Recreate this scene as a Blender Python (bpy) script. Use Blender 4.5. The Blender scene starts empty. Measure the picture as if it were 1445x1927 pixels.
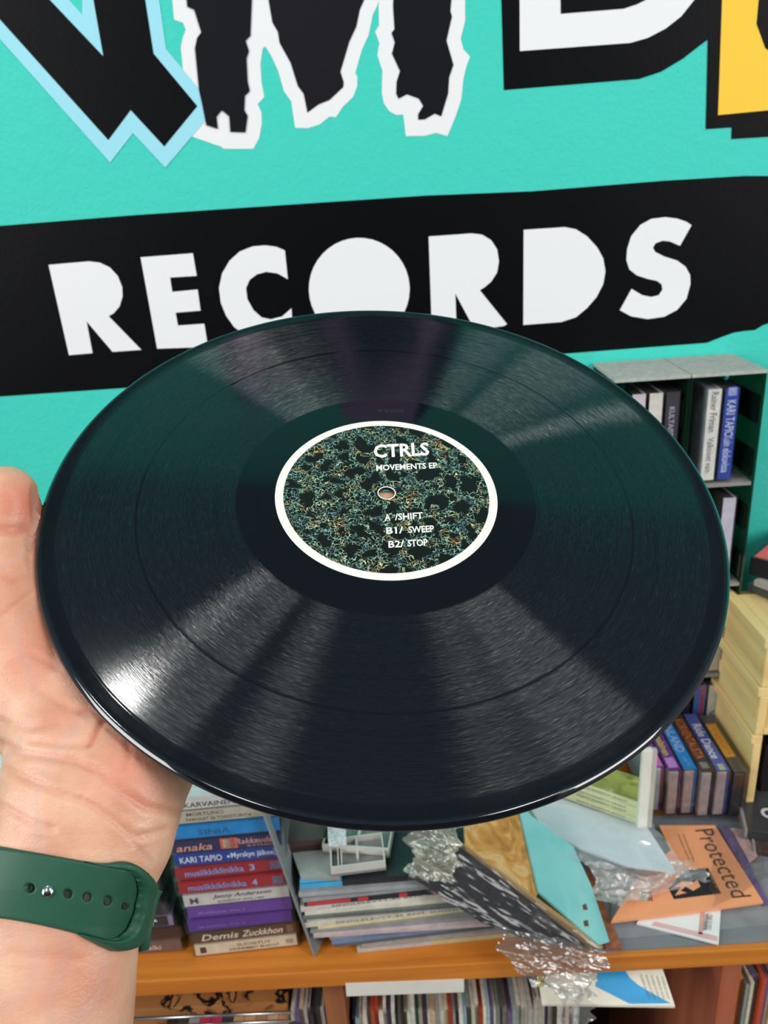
import bpy, bmesh, math, random
import numpy as np
from mathutils import Vector, Matrix
from mathutils.geometry import tessellate_polygon
R = math.radians
S = bpy.context.scene
COL = S.collection

# ------------------------------------------------------------------ camera
FX = 1460.0; CX, CY = 722.5, 963.5; CAMZ = 1.546
_d = np.array([980 - CX, 4545 - CY, FX]); _d /= np.linalg.norm(_d)
_X = np.array([1, -.064, -.0195]); _X -= (_X @ _d) * _d; _X /= np.linalg.norm(_X)
_Y = np.cross(_d, _X); _Y = -_Y if _Y[2] < 0 else _Y
M = np.stack([_X, _Y, -_d])                       # world = M @ camera coordinates (x right, y down, z forward)
CAM = np.array([0, 0, CAMZ])
cam = bpy.data.cameras.new('camera'); camo = bpy.data.objects.new('camera', cam); COL.objects.link(camo)
cam.sensor_fit = 'HORIZONTAL'; cam.sensor_width = 24.0; cam.lens = 24.0 * FX / 1445
cam.clip_start = .01; cam.clip_end = 60
mw = Matrix.Identity(4)
for r in range(3):
    mw[r][0] = M[r][0]; mw[r][1] = -M[r][1]; mw[r][2] = -M[r][2]
mw[2][3] = CAMZ
camo.matrix_world = mw
cam.dof.use_dof = True; cam.dof.focus_distance = .325; cam.dof.aperture_fstop = 17
S.camera = camo

# ------------------------------------------------------------------ world, lamps, exposure
w = bpy.data.worlds.new('world'); S.world = w; w.use_nodes = True
w.node_tree.nodes['Background'].inputs[0].default_value = (.86, .93, 1, 1)
w.node_tree.nodes['Background'].inputs[1].default_value = .34
def lamp(name, loc, size, power, col=(1, .98, .95), rot=(0, 0, 0), sy=None):
    l = bpy.data.lights.new(name, 'AREA'); l.energy = power; l.color = col
    l.shape = 'RECTANGLE'; l.size = size; l.size_y = sy or size
    o = bpy.data.objects.new(name, l); o.location = loc; o.rotation_euler = rot; COL.objects.link(o); return o
def aim(name, loc, size, sy, power, col=(1, 1, 1), at=(0, .4, 1.35)):
    d = Vector(at) - Vector(loc); return lamp(name, loc, size, power, col, d.to_track_quat('-Z', 'Y').to_euler(), sy)
lamp('ceiling_spot', (-.405, .335, 2.93), .075, 3.2)
aim('shop_window_left', (-1.95, -.85, 2.25), 1.1, 1.5, 46, (1, .985, .96))
aim('shop_window_right', (2.0, -1.0, 2.25), 1.0, 1.4, 46, (1, .985, .96))
lamp('ceiling_lamp', (-.45, -.75, 2.93), .16, 7, sy=.6)
lamp('ceiling_lamp', (.75, -.45, 2.93), .16, 7, sy=.6)
S.view_settings.view_transform = 'Standard'; S.view_settings.look = 'None'
S.view_settings.gamma = 1; S.view_settings.use_curve_mapping = False
S.view_settings.exposure = -0.06

# ------------------------------------------------------------------ pixel to point helpers (1445x1927 frame)
def ray(x, y): return M @ np.array([(x - CX) / FX, (y - CY) / FX, 1.0])
def onz(x, y, z): r = ray(x, y); return CAM + r * (z - CAMZ) / r[2]
def ony(x, y, Y): r = ray(x, y); return CAM + r * Y / r[1]
def atd(x, y, d): return CAM + ray(x, y) * d
def onpl(x, y, p, n): r = ray(x, y); return CAM + r * (((np.array(p) - CAM) @ n) / (r @ n))
DESK = .85; WALL = .89
# record pose
Cc = np.array([.0012, -.0085, .3515]); nc = np.array([.04, -.684, -.728]); nc /= np.linalg.norm(nc)
ac = np.array([1, 0, 0.]) - nc[0] * nc; ac /= np.linalg.norm(ac); bc = np.cross(nc, ac)
DC = CAM + M @ Cc; DN = M @ nc; DA = M @ ac; DB = M @ bc
def dpt(a, b, h=0): return DC + DA * a * .001 + DB * b * .001 - DN * h * .001

# ------------------------------------------------------------------ materials
MATS = {}
def srgb(c):
    if isinstance(c, str): c = [int(c[i:i + 2], 16) / 255 for i in (0, 2, 4)]
    return tuple(((v + .055) / 1.055) ** 2.4 if v > .04045 else v / 12.92 for v in c) + (1,)
def newmat(name):
    m = bpy.data.materials.new(name); m.use_nodes = True
    return m, m.node_tree, m.node_tree.nodes['Principled BSDF']
def N(nt, t, **kw):
    n = nt.nodes.new(t)
    for k, v in kw.items():
        if k.startswith('i_'):
            key = k[2:]; key = int(key) if key.isdigit() else key.replace('_', ' ')
            n.inputs[key].default_value = v
        else: setattr(n, k, v)
    return n
def mth(nt, op, a, b=None, c=None):
    n = nt.nodes.new('ShaderNodeMath'); n.operation = op
    for i, v in enumerate((a, b, c)):
        if v is None: continue
        if isinstance(v, (int, float)): n.inputs[i].default_value = v
        else: nt.links.new(v, n.inputs[i])
    return n.outputs[0]
def ramp(nt, fac, stops):
    n = nt.nodes.new('ShaderNodeValToRGB'); e = n.color_ramp.elements
    while len(e) < len(stops): e.new(.5)
    for el, (p, c) in zip(e, stops):
        el.position = p; el.color = c if len(c) == 4 else (*c, 1)
    nt.links.new(fac, n.inputs[0]); return n.outputs[0]
def bump(nt, p, h, strength, dist=.001):
    b = N(nt, 'ShaderNodeBump', i_Strength=strength, i_Distance=dist)
    nt.links.new(h, b.inputs['Height']); nt.links.new(b.outputs[0], p.inputs['Normal'])
def flat(c, rough=.5, var=.08, scale=60, spec=.5, metal=0, bmp=0.0):
    """one painted / printed / plastic surface: its colour with a little mottling"""
    key = (str(c), rough, var, scale, spec, metal, bmp)
    if key in MATS: return MATS[key]
    m, nt, p = newmat('surface_%d' % len(MATS)); col = srgb(c)
    p.inputs['Roughness'].default_value = rough; p.inputs['Metallic'].default_value = metal
    p.inputs['Specular IOR Level'].default_value = spec
    tc = N(nt, 'ShaderNodeTexCoord'); no = N(nt, 'ShaderNodeTexNoise', i_Scale=scale, i_Detail=4.0)
    nt.links.new(tc.outputs['Object'], no.inputs['Vector'])
    lo = tuple(v * (1 - var) for v in col[:3]); hi = tuple(min(1, v * (1 + var)) for v in col[:3])
    nt.links.new(ramp(nt, no.outputs[0], [(.3, lo), (.7, hi)]), p.inputs['Base Color'])
    if bmp: bump(nt, p, no.outputs[0], bmp)
    MATS[key] = m; return m
def clear(tint='ffffff', amount=.86, rough=.08, bmp=0.0, scale=60, milk=None, gloss=.07):
    """clear or milky plastic: most light passes, some is scattered, the surface mirrors"""
    key = ('clear', tint, amount, rough, bmp, scale, milk, gloss)
    if key in MATS: return MATS[key]
    m, nt, p = newmat('clear_plastic_%d' % len(MATS)); lk = nt.links.new
    p.inputs['Base Color'].default_value = srgb(milk) if milk else (.02, .02, .02, 1); p.inputs['Roughness'].default_value = .5
    p.inputs['Specular IOR Level'].default_value = .0
    tr = N(nt, 'ShaderNodeBsdfTransparent'); tr.inputs[0].default_value = srgb(tint)
    lw = N(nt, 'ShaderNodeLayerWeight', i_Blend=.35)
    f = mth(nt, 'MULTIPLY', mth(nt, 'SUBTRACT', 1, mth(nt, 'POWER', lw.outputs['Facing'], 4)), amount)
    mx = N(nt, 'ShaderNodeMixShader'); lk(f, mx.inputs[0]); lk(p.outputs[0], mx.inputs[1]); lk(tr.outputs[0], mx.inputs[2])
    gl = N(nt, 'ShaderNodeBsdfGlossy', i_Roughness=rough); gl.inputs['Color'].default_value = (gloss, gloss, gloss, 1)
    ad = N(nt, 'ShaderNodeAddShader'); lk(mx.outputs[0], ad.inputs[0]); lk(gl.outputs[0], ad.inputs[1])
    lk(ad.outputs[0], nt.nodes['Material Output'].inputs[0])
    if bmp:
        tc = N(nt, 'ShaderNodeTexCoord'); no = N(nt, 'ShaderNodeTexNoise', i_Scale=scale, i_Detail=5.0, i_Distortion=1.5)
        lk(tc.outputs['Object'], no.inputs['Vector']); bump(nt, p, no.outputs[0], bmp, .004); lk(p.inputs['Normal'].links[0].from_socket, gl.inputs['Normal'])
    MATS[key] = m; return m

# ------------------------------------------------------------------ object helpers
def tag(o, label=None, cat=None, group=None, kind=None):
    if label: o['label'] = label
    if cat: o['category'] = cat
    if group: o['group'] = group
    if kind: o['kind'] = kind
    return o
def empty(name, loc, label, cat, group=None, mat=None):
    o = bpy.data.objects.new(name, None); o.empty_display_size = .01; COL.objects.link(o)
    if mat is not None: o.matrix_world = mat
    else: o.location = loc
    return tag(o, label, cat, group)
def mesh(name, V, F, mat, parent=None, smooth=False, mw=None):
    me = bpy.data.meshes.new(name); me.from_pydata([tuple(map(float, v)) for v in V], [], F); me.update()
    me.materials.append(mat)
    if smooth: me.shade_smooth()
    o = bpy.data.objects.new(name, me); COL.objects.link(o)
    if parent: o.parent = parent
    if mw is not None: o.matrix_world = mw
    return o
def frombm(name, bm, mat, parent=None, smooth=False):
    me = bpy.data.meshes.new(name); bmesh.ops.recalc_face_normals(bm, faces=bm.faces); bm.to_mesh(me); bm.free()
    me.materials.append(mat)
    if smooth: me.shade_smooth()
    o = bpy.data.objects.new(name, me); COL.objects.link(o)
    if parent: o.parent = parent
    return o
def addbox(bm, lo, hi):
    x0, y0, z0 = lo; x1, y1, z1 = hi
    v = [bm.verts.new(c) for c in ((x0,y0,z0),(x1,y0,z0),(x1,y1,z0),(x0,y1,z0),(x0,y0,z1),(x1,y0,z1),(x1,y1,z1),(x0,y1,z1))]
    fs = [bm.faces.new([v[i] for i in q]) for q in ((0,3,2,1),(4,5,6,7),(0,1,5,4),(1,2,6,5),(2,3,7,6),(3,0,4,7))]
    return v
def box(name, lo, hi, mat, parent=None, bev=0.0):
    bm = bmesh.new(); addbox(bm, lo, hi)
    if bev: bmesh.ops.bevel(bm, geom=bm.edges[:], offset=bev, segments=2, affect='EDGES', profile=.6)
    return frombm(name, bm, mat, parent)
def prism(name, pts, off, mat, parent=None, bev=0):
    """polygon (3d points) thickened by the vector off"""
    pts = [Vector(p) for p in pts]; off = Vector(off); n = len(pts)
    tri = tessellate_polygon([pts])
    V = pts + [p + off for p in pts]
    F = [tuple(t) for t in tri] + [tuple(i + n for i in reversed(t)) for t in tri]
    F += [(i, (i + 1) % n, (i + 1) % n + n, i + n) for i in range(n)]
    bm = bmesh.new(); vs = [bm.verts.new(v) for v in V]
    for f in F:
        try: bm.faces.new([vs[i] for i in f])
        except ValueError: pass
    return frombm(name, bm, mat, parent)
TXT = {}
def textmesh(body, bold=0.0):
    k = (body, bold)
    if k not in TXT:
        cu = bpy.data.curves.new('t', 'FONT'); cu.body = body; cu.size = 1; cu.offset = bold; cu.resolution_u = 2
        cu.align_x = 'CENTER'; cu.align_y = 'CENTER'
        o = bpy.data.objects.new('t', cu); COL.objects.link(o)
        me = bpy.data.meshes.new_from_object(o.evaluated_get(bpy.context.evaluated_depsgraph_get()))
        bpy.data.objects.remove(o)
        co = np.empty(len(me.vertices) * 3); me.vertices.foreach_get('co', co); co = co.reshape(-1, 3)
        co[:, 0] -= (co[:, 0].max() + co[:, 0].min()) / 2; co[:, 1] -= (co[:, 1].max() + co[:, 1].min()) / 2
        TXT[k] = (co, [tuple(p.vertices) for p in me.polygons], np.ptp(co[:, 0]), np.ptp(co[:, 1]))
    return TXT[k]
def text(body, org, ex, ey, width, height, mat, parent=None, bold=0.0, name='lettering', shear=0):
    """lettering whose bounding box is width x height, centred at org, along ex (reading) and ey (up)"""
    co, F, w_, h_ = textmesh(body, bold)
    org, ex, ey = map(np.array, (org, ex, ey)); P = np.outer((co[:, 0] / w_ + shear * co[:, 1] / h_ * height / width) * width, ex) + np.outer(co[:, 1] / h_ * height, ey) + org
    return mesh(name, P, F, mat, parent)
def local(parent): return parent.matrix_world.inverted()
def orient(o, parent):
    """keep a world-space mesh where it is while hanging it under an Empty"""
    o.parent = parent; o.matrix_parent_inverse = parent.matrix_world.inverted(); return o
def sync(): bpy.context.view_layer.update()
def noise_grid(nu, nv, rng, k):
    g = rng.normal(size=(k + 2, k + 2)); u = np.linspace(0, k, nu); v = np.linspace(0, k, nv)
    i = u.astype(int); j = v.astype(int); fu = u - i; fv = v - j
    fu = fu * fu * (3 - 2 * fu); fv = fv * fv * (3 - 2 * fv)
    a = g[np.ix_(i, j)]; b = g[np.ix_(i + 1, j)]; c = g[np.ix_(i, j + 1)]; d = g[np.ix_(i + 1, j + 1)]
    return (a * (1 - fu)[:, None] + b * fu[:, None]) * (1 - fv)[None] + (c * (1 - fu)[:, None] + d * fu[:, None]) * fv[None]
def film(name, quad, mat, amp, seed, n=60, parent=None, ks=(3, 7, 15), lift=0):
    """crumpled thin film spanning four corner points"""
    rng = np.random.default_rng(seed); q = [np.array(p, float) for p in quad]
    u = np.linspace(0, 1, n)[:, None, None]; v = np.linspace(0, 1, n)[None, :, None]
    P = (q[0] * (1 - u) + q[1] * u) * (1 - v) + (q[3] * (1 - u) + q[2] * u) * v
    nn = np.cross(q[1] - q[0], q[3] - q[0]); nn /= np.linalg.norm(nn)
    if nn[2] < 0: nn = -nn
    h = sum(np.abs(noise_grid(n, n, rng, k)) * amp / (i + 1) ** 1.2 for i, k in enumerate(ks))
    edge = sum(noise_grid(n, n, rng, k) for k in (4, 9))[..., None] * amp * .9
    P = P + nn * (h[..., None] + lift) + edge * (q[1] - q[0]) / np.linalg.norm(q[1] - q[0])
    V = P.reshape(-1, 3); F = [(i * n + j, (i + 1) * n + j, (i + 1) * n + j + 1, i * n + j + 1) for i in range(n - 1) for j in range(n - 1)]
    return mesh(name, V, F, mat, parent, smooth=True)

# ------------------------------------------------------------------ the room
def wall_mat():
    m, nt, p = newmat('turquoise_wall_paint')
    p.inputs['Base Color'].default_value = srgb('3fd0c0'); p.inputs['Roughness'].default_value = .62
    p.inputs['Specular IOR Level'].default_value = .3
    tc = N(nt, 'ShaderNodeTexCoord'); a = N(nt, 'ShaderNodeTexNoise', i_Scale=230.0, i_Detail=5.0, i_Roughness=.6)
    b = N(nt, 'ShaderNodeTexNoise', i_Scale=70.0, i_Detail=3.0)
    nt.links.new(tc.outputs['Object'], a.inputs['Vector']); nt.links.new(tc.outputs['Object'], b.inputs['Vector'])
    bump(nt, p, mth(nt, 'ADD', a.outputs[0], b.outputs[0]), .42, .0016)
    return m
def paint(c, rough=.45):
    k = ('paint', c)
    if k in MATS: return MATS[k]
    m, nt, p = newmat('mural_paint_%d' % len(MATS)); p.inputs['Roughness'].default_value = rough
    p.inputs['Specular IOR Level'].default_value = .12
    p.inputs['Base Color'].default_value = srgb(c)
    tc = N(nt, 'ShaderNodeTexCoord'); a = N(nt, 'ShaderNodeTexNoise', i_Scale=260.0, i_Detail=4.0)
    nt.links.new(tc.outputs['Object'], a.inputs['Vector']); bump(nt, p, a.outputs[0], .12)
    MATS[k] = m; return m
tag(box('wall_back', (-3, WALL, 0), (3, WALL + .1, 2.95), wall_mat()), kind='structure')
tag(box('ceiling', (-3, -3.5, 2.95), (3, WALL + .1, 3.0), flat('8d97a6', .9, .04, 5)), kind='structure')
tag(box('floor', (-3, -3.5, -.05), (3, WALL + .1, 0), flat('7c7368', .6, .1, 8)), kind='structure')

tag(box('wall_front', (-3, -3.1, 0), (3, -3.0, 2.95), flat('4c4744', .8, .2, 3)), kind='structure')

# mural: each painted piece is a thin layer on the wall, from pixels read off the photo onto the wall plane
def wpoly(name, pts, layer, colr, parent=None, o=(0, 0), s=1.0, hole=None):
    P = [ony(o[0] + x / s, o[1] + y / s, WALL) for x, y in pts]
    return prism(name, P, (0, -.0004 * layer, 0), paint(colr), parent)
def arc(cx, cy, rx, ry, a0, a1, n=14, rot=0):
    o = []
    for i in range(n + 1):
        t = R(a0 + (a1 - a0) * i / n); x = rx * math.cos(t); y = -ry * math.sin(t); c, s = math.cos(R(rot)), math.sin(R(rot))
        o.append((cx + x * c - y * s, cy + x * s + y * c))
    return o
WHITE = 'eceef1'; BLACK = '06070b'
bn = empty('painted_banner', (0, WALL, 1.45), 'black brush-shaped banner painted on the turquoise wall with white RECORDS lettering', 'sign')
sync()
def ch(o, p): return orient(o, p)
ch(wpoly('banner_shape', [(-260, 445), (0, 425), (250, 405), (500, 388), (800, 368), (1000, 360), (1250, 340), (1400, 331), (1445, 331), (1520, 334), (1590, 350), (1600, 520), (1500, 590), (1435, 612), (1420, 621), (1398, 623), (1380, 626), (1355, 635), (1330, 645), (1080, 664), (700, 694), (350, 722), (0, 746), (-260, 765)], 1, BLACK), bn)
A, B_, C_ = (60, 400), (540, 400), (945, 320)
L = [
 ([(92, 284), (310, 265), (370, 272), (425, 298), (468, 345), (492, 405), (494, 455), (478, 510), (445, 548), (418, 563), (596, 746), (440, 757), (298, 590), (331, 764), (203, 775)], A),
 ([(592, 243), (876, 221), (897, 344), (752, 353), (764, 431), (902, 418), (918, 533), (782, 544), (795, 614), (938, 604), (958, 730), (682, 740)], A),
 ([(1376, 206), (1330, 186), (1270, 178), (1200, 184), (1130, 212), (1075, 262), (1035, 330), (1018, 410), (1028, 490), (1056, 560), (1100, 622), (1180, 680), (1270, 705), (1350, 700), (1420, 680), (1412, 520), (1360, 565), (1300, 580), (1250, 570), (1205, 530), (1172, 470), (1165, 410), (1185, 365), (1225, 335), (1275, 322), (1335, 330), (1392, 362)], A),
 (arc(393, 415, 274, 278, 0, 355, 40, -4), B_),
 ([(770, 130), (1005, 113), (1060, 120), (1110, 150), (1142, 200), (1152, 265), (1142, 325), (1110, 375), (1075, 405), (1048, 422), (1196, 606), (1180, 616), (1022, 640), (915, 440), (922, 640), (788, 650)], B_),
 ([(116, 325), (340, 310), (400, 322), (460, 360), (515, 420), (548, 480), (560, 550), (548, 620), (512, 690), (460, 750), (400, 800), (320, 826), (114, 842)], C_),
 ([(1028, 300), (1000, 281), (950, 264), (885, 256), (810, 265), (750, 298), (700, 360), (678, 430), (674, 490), (690, 540), (730, 572), (790, 592), (840, 602), (866, 622), (870, 650), (850, 680), (810, 690), (760, 680), (702, 646), (638, 762), (700, 795), (790, 810), (880, 797), (950, 760), (1000, 700), (1022, 620), (1020, 570), (995, 525), (950, 492), (880, 470), (830, 445), (818, 422), (832, 398), (870, 384), (910, 388), (965, 412)], C_)]
for pts, o in L:
    ch(wpoly('letter', pts, 2, WHITE, None, o, 2.89), bn)
# upper row of big mural letters
def mural_letter(label, shapes):
    e = empty('painted_letter', tuple(ony(*shapes[0][1][0], WALL)), label, 'sign', None); sync()
    for name, pts, layer, c in shapes: ch(wpoly(name, pts, layer, c), e)
    return e
def sc(pts, ox, oy, s): return [(ox + x / s, oy + y / s) for x, y in pts]
Y1 = sc([(0, 265), (750, 1105), (905, 905), (1125, 1140), (1400, 815), (1350, 600), (1130, 335), (1082, 0), (1060, -180), (640, -200), (560, -60), (560, 100), (470, 0), (300, -220), (-250, -200), (-250, 10)], 0, 0, 3.6125)
Y2 = sc([(-180, -75), (0, 130), (738, 952), (890, 748), (1118, 995), (1342, 722), (1045, 365), (988, 0), (970, -160), (615, -160), (638, 0), (705, 385), (340, 0), (190, -160), (-180, -160)], 0, 0, 3.6125)
mural_letter('angular black wall letter with a pale blue outline, leftmost of the big letters', [('outline', Y1, 2, '9fdff0'), ('letter_fill', Y2, 3, BLACK)])
# ragged letter: white torn outline with three black shapes
WO = sc([(105, -150), (118, 0), (133, 178), (215, 208), (240, 270), (210, 350), (195, 430), (213, 630), (300, 760), (330, 1150), (300, 1240), (560, 1330), (580, 1348), (660, 1350), (850, 1350), (905, 1250), (928, 1120), (925, 1020), (890, 945), (950, 880), (925, 740), (915, 580), (935, 440), (960, 420), (1010, 500), (1075, 640), (1130, 830), (1195, 920), (1215, 1060), (1230, 1160), (1350, 1162), (1445, 1130)], 300, 0, 4.8167)
WO += sc([(0, 1135), (95, 1058), (155, 1062), (220, 965), (310, 880), (348, 780), (348, 700), (330, 660), (390, 450), (450, 320), (490, 130), (530, 50), (540, 0), (545, 230), (510, 290), (548, 390), (530, 500), (575, 640), (570, 850), (590, 940), (640, 1010), (700, 1042), (765, 1040), (788, 1235), (960, 1232), (1060, 1205), (1165, 1235), (1245, 1040), (1290, 900), (1310, 710), (1340, 590), (1370, 515), (1310, 450), (1285, 350), (1325, 190), (1325, 0), (1330, -150)], 600, 0, 4.8167)
M1 = sc([(240, -140), (250, 0), (255, 62), (318, 90), (382, 295), (345, 345), (325, 440), (360, 800), (428, 1135), (530, 1168), (518, 1060), (565, 998), (635, 1055), (645, 1195), (780, 1200), (800, 1050), (770, 1000), (775, 870), (820, 825), (800, 740), (790, 530), (812, 465), (782, 370), (825, 325), (838, 0), (840, -140)], 300, 0, 4.8167)
M2 = sc([(985, -140), (990, 0), (1025, 205), (1075, 290), (1090, 390), (1190, 570), (1255, 780), (1308, 850), (1342, 1020), (1445, 945)], 300, 0, 4.8167) + sc([(95, 908), (220, 790), (225, 745), (195, 650), (275, 380), (340, 240), (370, 90), (410, 0), (440, -140)], 600, 0, 4.8167)
M3 = sc([(680, -140), (672, 60), (685, 265), (658, 300), (688, 385), (662, 488), (735, 645), (705, 740), (700, 850), (722, 895), (798, 855), (905, 895), (945, 960), (900, 1035), (900, 1085), (960, 1082), (1050, 1030), (1108, 1055), (1170, 850), (1180, 700), (1218, 590), (1205, 540), (1155, 370), (1205, 150), (1190, 100), (1200, 0), (1200, -140)], 600, 0, 4.8167)
mural_letter('ragged black wall letter M with a torn white outline beside the pale blue outlined letter', [('outline', WO, 1, WHITE), ('letter_stroke', M1, 4, '16171d'), ('letter_stroke', M2, 2.5, '1b1b21'), ('letter_stroke', M3, 2.5, '16171d')])
D1 = sc([(225, -420), (248, 408), (860, 358), (960, 325), (1060, 265), (1130, 210), (1182, 172), (1200, -420)], 845, 0, 2.408)
D2 = sc([(318, -420), (320, 232), (820, 195), (900, 172), (980, 130), (1050, 75), (1110, 0), (1145, -120), (1140, -420)], 845, 0, 2.408)
D3 = sc([(500, -420), (505, 63), (790, 40), (850, 20), (890, 0), (930, -80), (940, -420)], 845, 0, 2.408)
mural_letter('white wall letter D on a wide black backing right of the ragged letter', [('backing', D1, 1.2, BLACK), ('letter_fill', D2, 2, WHITE), ('letter_counter', D3, 3, BLACK)])
Z1 = sc([(1185, -420), (1162, 585), (1280, 577), (1278, 630), (1470, 618), (1700, 600), (1700, -420)], 845, 0, 2.408)
Z2 = sc([(1250, -420), (1217, 522), (1445, 500), (1700, 478), (1700, 300), (1520, 280), (1430, 220), (1390, 110), (1400, 0), (1400, -420)], 845, 0, 2.408)
mural_letter('yellow wall letter with a stepped black backing, rightmost of the big letters', [('backing', Z1, 1.6, BLACK), ('letter_fill', Z2, 2.6, 'f7cb46')])
# mural parts above the frame, only seen mirrored in the record
def wxz(name, pts, layer, c, par): 
    return ch(prism(name, [(x, WALL, CAMZ + z) for x, z in pts], (0, -.0004 * layer, 0), paint(c)), par)
e = empty('painted_letter', (.1, WALL, CAMZ + .8), 'rounded lilac and black wall letter high above the record', 'sign'); sync()
wxz('backing', [(-.20, .52), (.20, .50), (.22, .84), (.20, .97), (.06, .985), (.03, .90), (-.02, .86), (-.17, .93), (-.19, .70)], 1, BLACK, e)
wxz('letter_fill', [(.035, .90), (.055, .985), (.19, .975), (.186, .80), (.165, .70), (.175, .60), (.19, .52), (.11, .52), (.14, .60), (.155, .67), (.145, .73), (.11, .78), (.09, .86)], 2, 'b98fc4', e)
wxz('letter_stroke', [(-.16, .60), (-.11, .60), (-.112, .92), (-.155, .93)], 2, 'b98fc4', e)
wxz('letter_stroke', [(-.035, .56), (-.01, .56), (.085, .84), (.06, .85)], 2.2, 'b98fc4', e)

# ------------------------------------------------------------------ wooden shelf unit
def wood(c1, c2, name, sc_=(3, 60, 60), rough=.4):
    m, nt, p = newmat(name); p.inputs['Roughness'].default_value = rough
    tc = N(nt, 'ShaderNodeTexCoord'); mp = N(nt, 'ShaderNodeMapping'); mp.inputs['Scale'].default_value = sc_
    no = N(nt, 'ShaderNodeTexNoise', i_Scale=1.0, i_Detail=6.0, i_Distortion=.6)
    nt.links.new(tc.outputs['Object'], mp.inputs[0]); nt.links.new(mp.outputs[0], no.inputs['Vector'])
    nt.links.new(ramp(nt, no.outputs[0], [(.3, srgb(c1)), (.68, srgb(c2))]), p.inputs['Base Color'])
    bump(nt, p, no.outputs[0], .05); return m
W_D = wood('b8661c', 'd4842f', 'honey_wood'); W_S = wood('8c5432', 'a5673f', 'brown_wood', (60, 60, 3))
W_P = wood('a8583c', 'b56a4c', 'reddish_wood', (60, 60, 3))
sh = empty('record_shelf', (0, .72, 0), 'honey brown wooden record shelf along the turquoise wall, front edge below the cassettes', 'shelf'); sync()
ch(box('shelf_top', (-.9, .532, DESK - .021), (1.1, WALL - .001, DESK), W_D, None, .0015), sh)
xs0, xs1 = ony(609, 1853, .56)[0], ony(641, 1851, .56)[0] + .003
ch(box('divider', (xs0, .552, .06), (xs1, WALL - .002, DESK - .0212), W_S), sh)
xr0, xr1 = ony(1352, 1820, .56)[0], ony(1388, 1818, .56)[0]
ch(box('divider', (xr0, .552, .06), (xr1, WALL - .002, DESK - .0212), W_P), sh)
ch(box('divider', (-.55, .552, .06), (-.53, WALL - .002, DESK - .0212), W_S), sh)
ch(box('shelf_base', (-.9, .552, .03), (1.1, WALL - .002, .06), W_S), sh)
ch(box('shelf_back', (-.9, WALL - .004, .061), (1.1, WALL - .0015, DESK - .022), flat('2c1512', .7)), sh)

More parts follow.
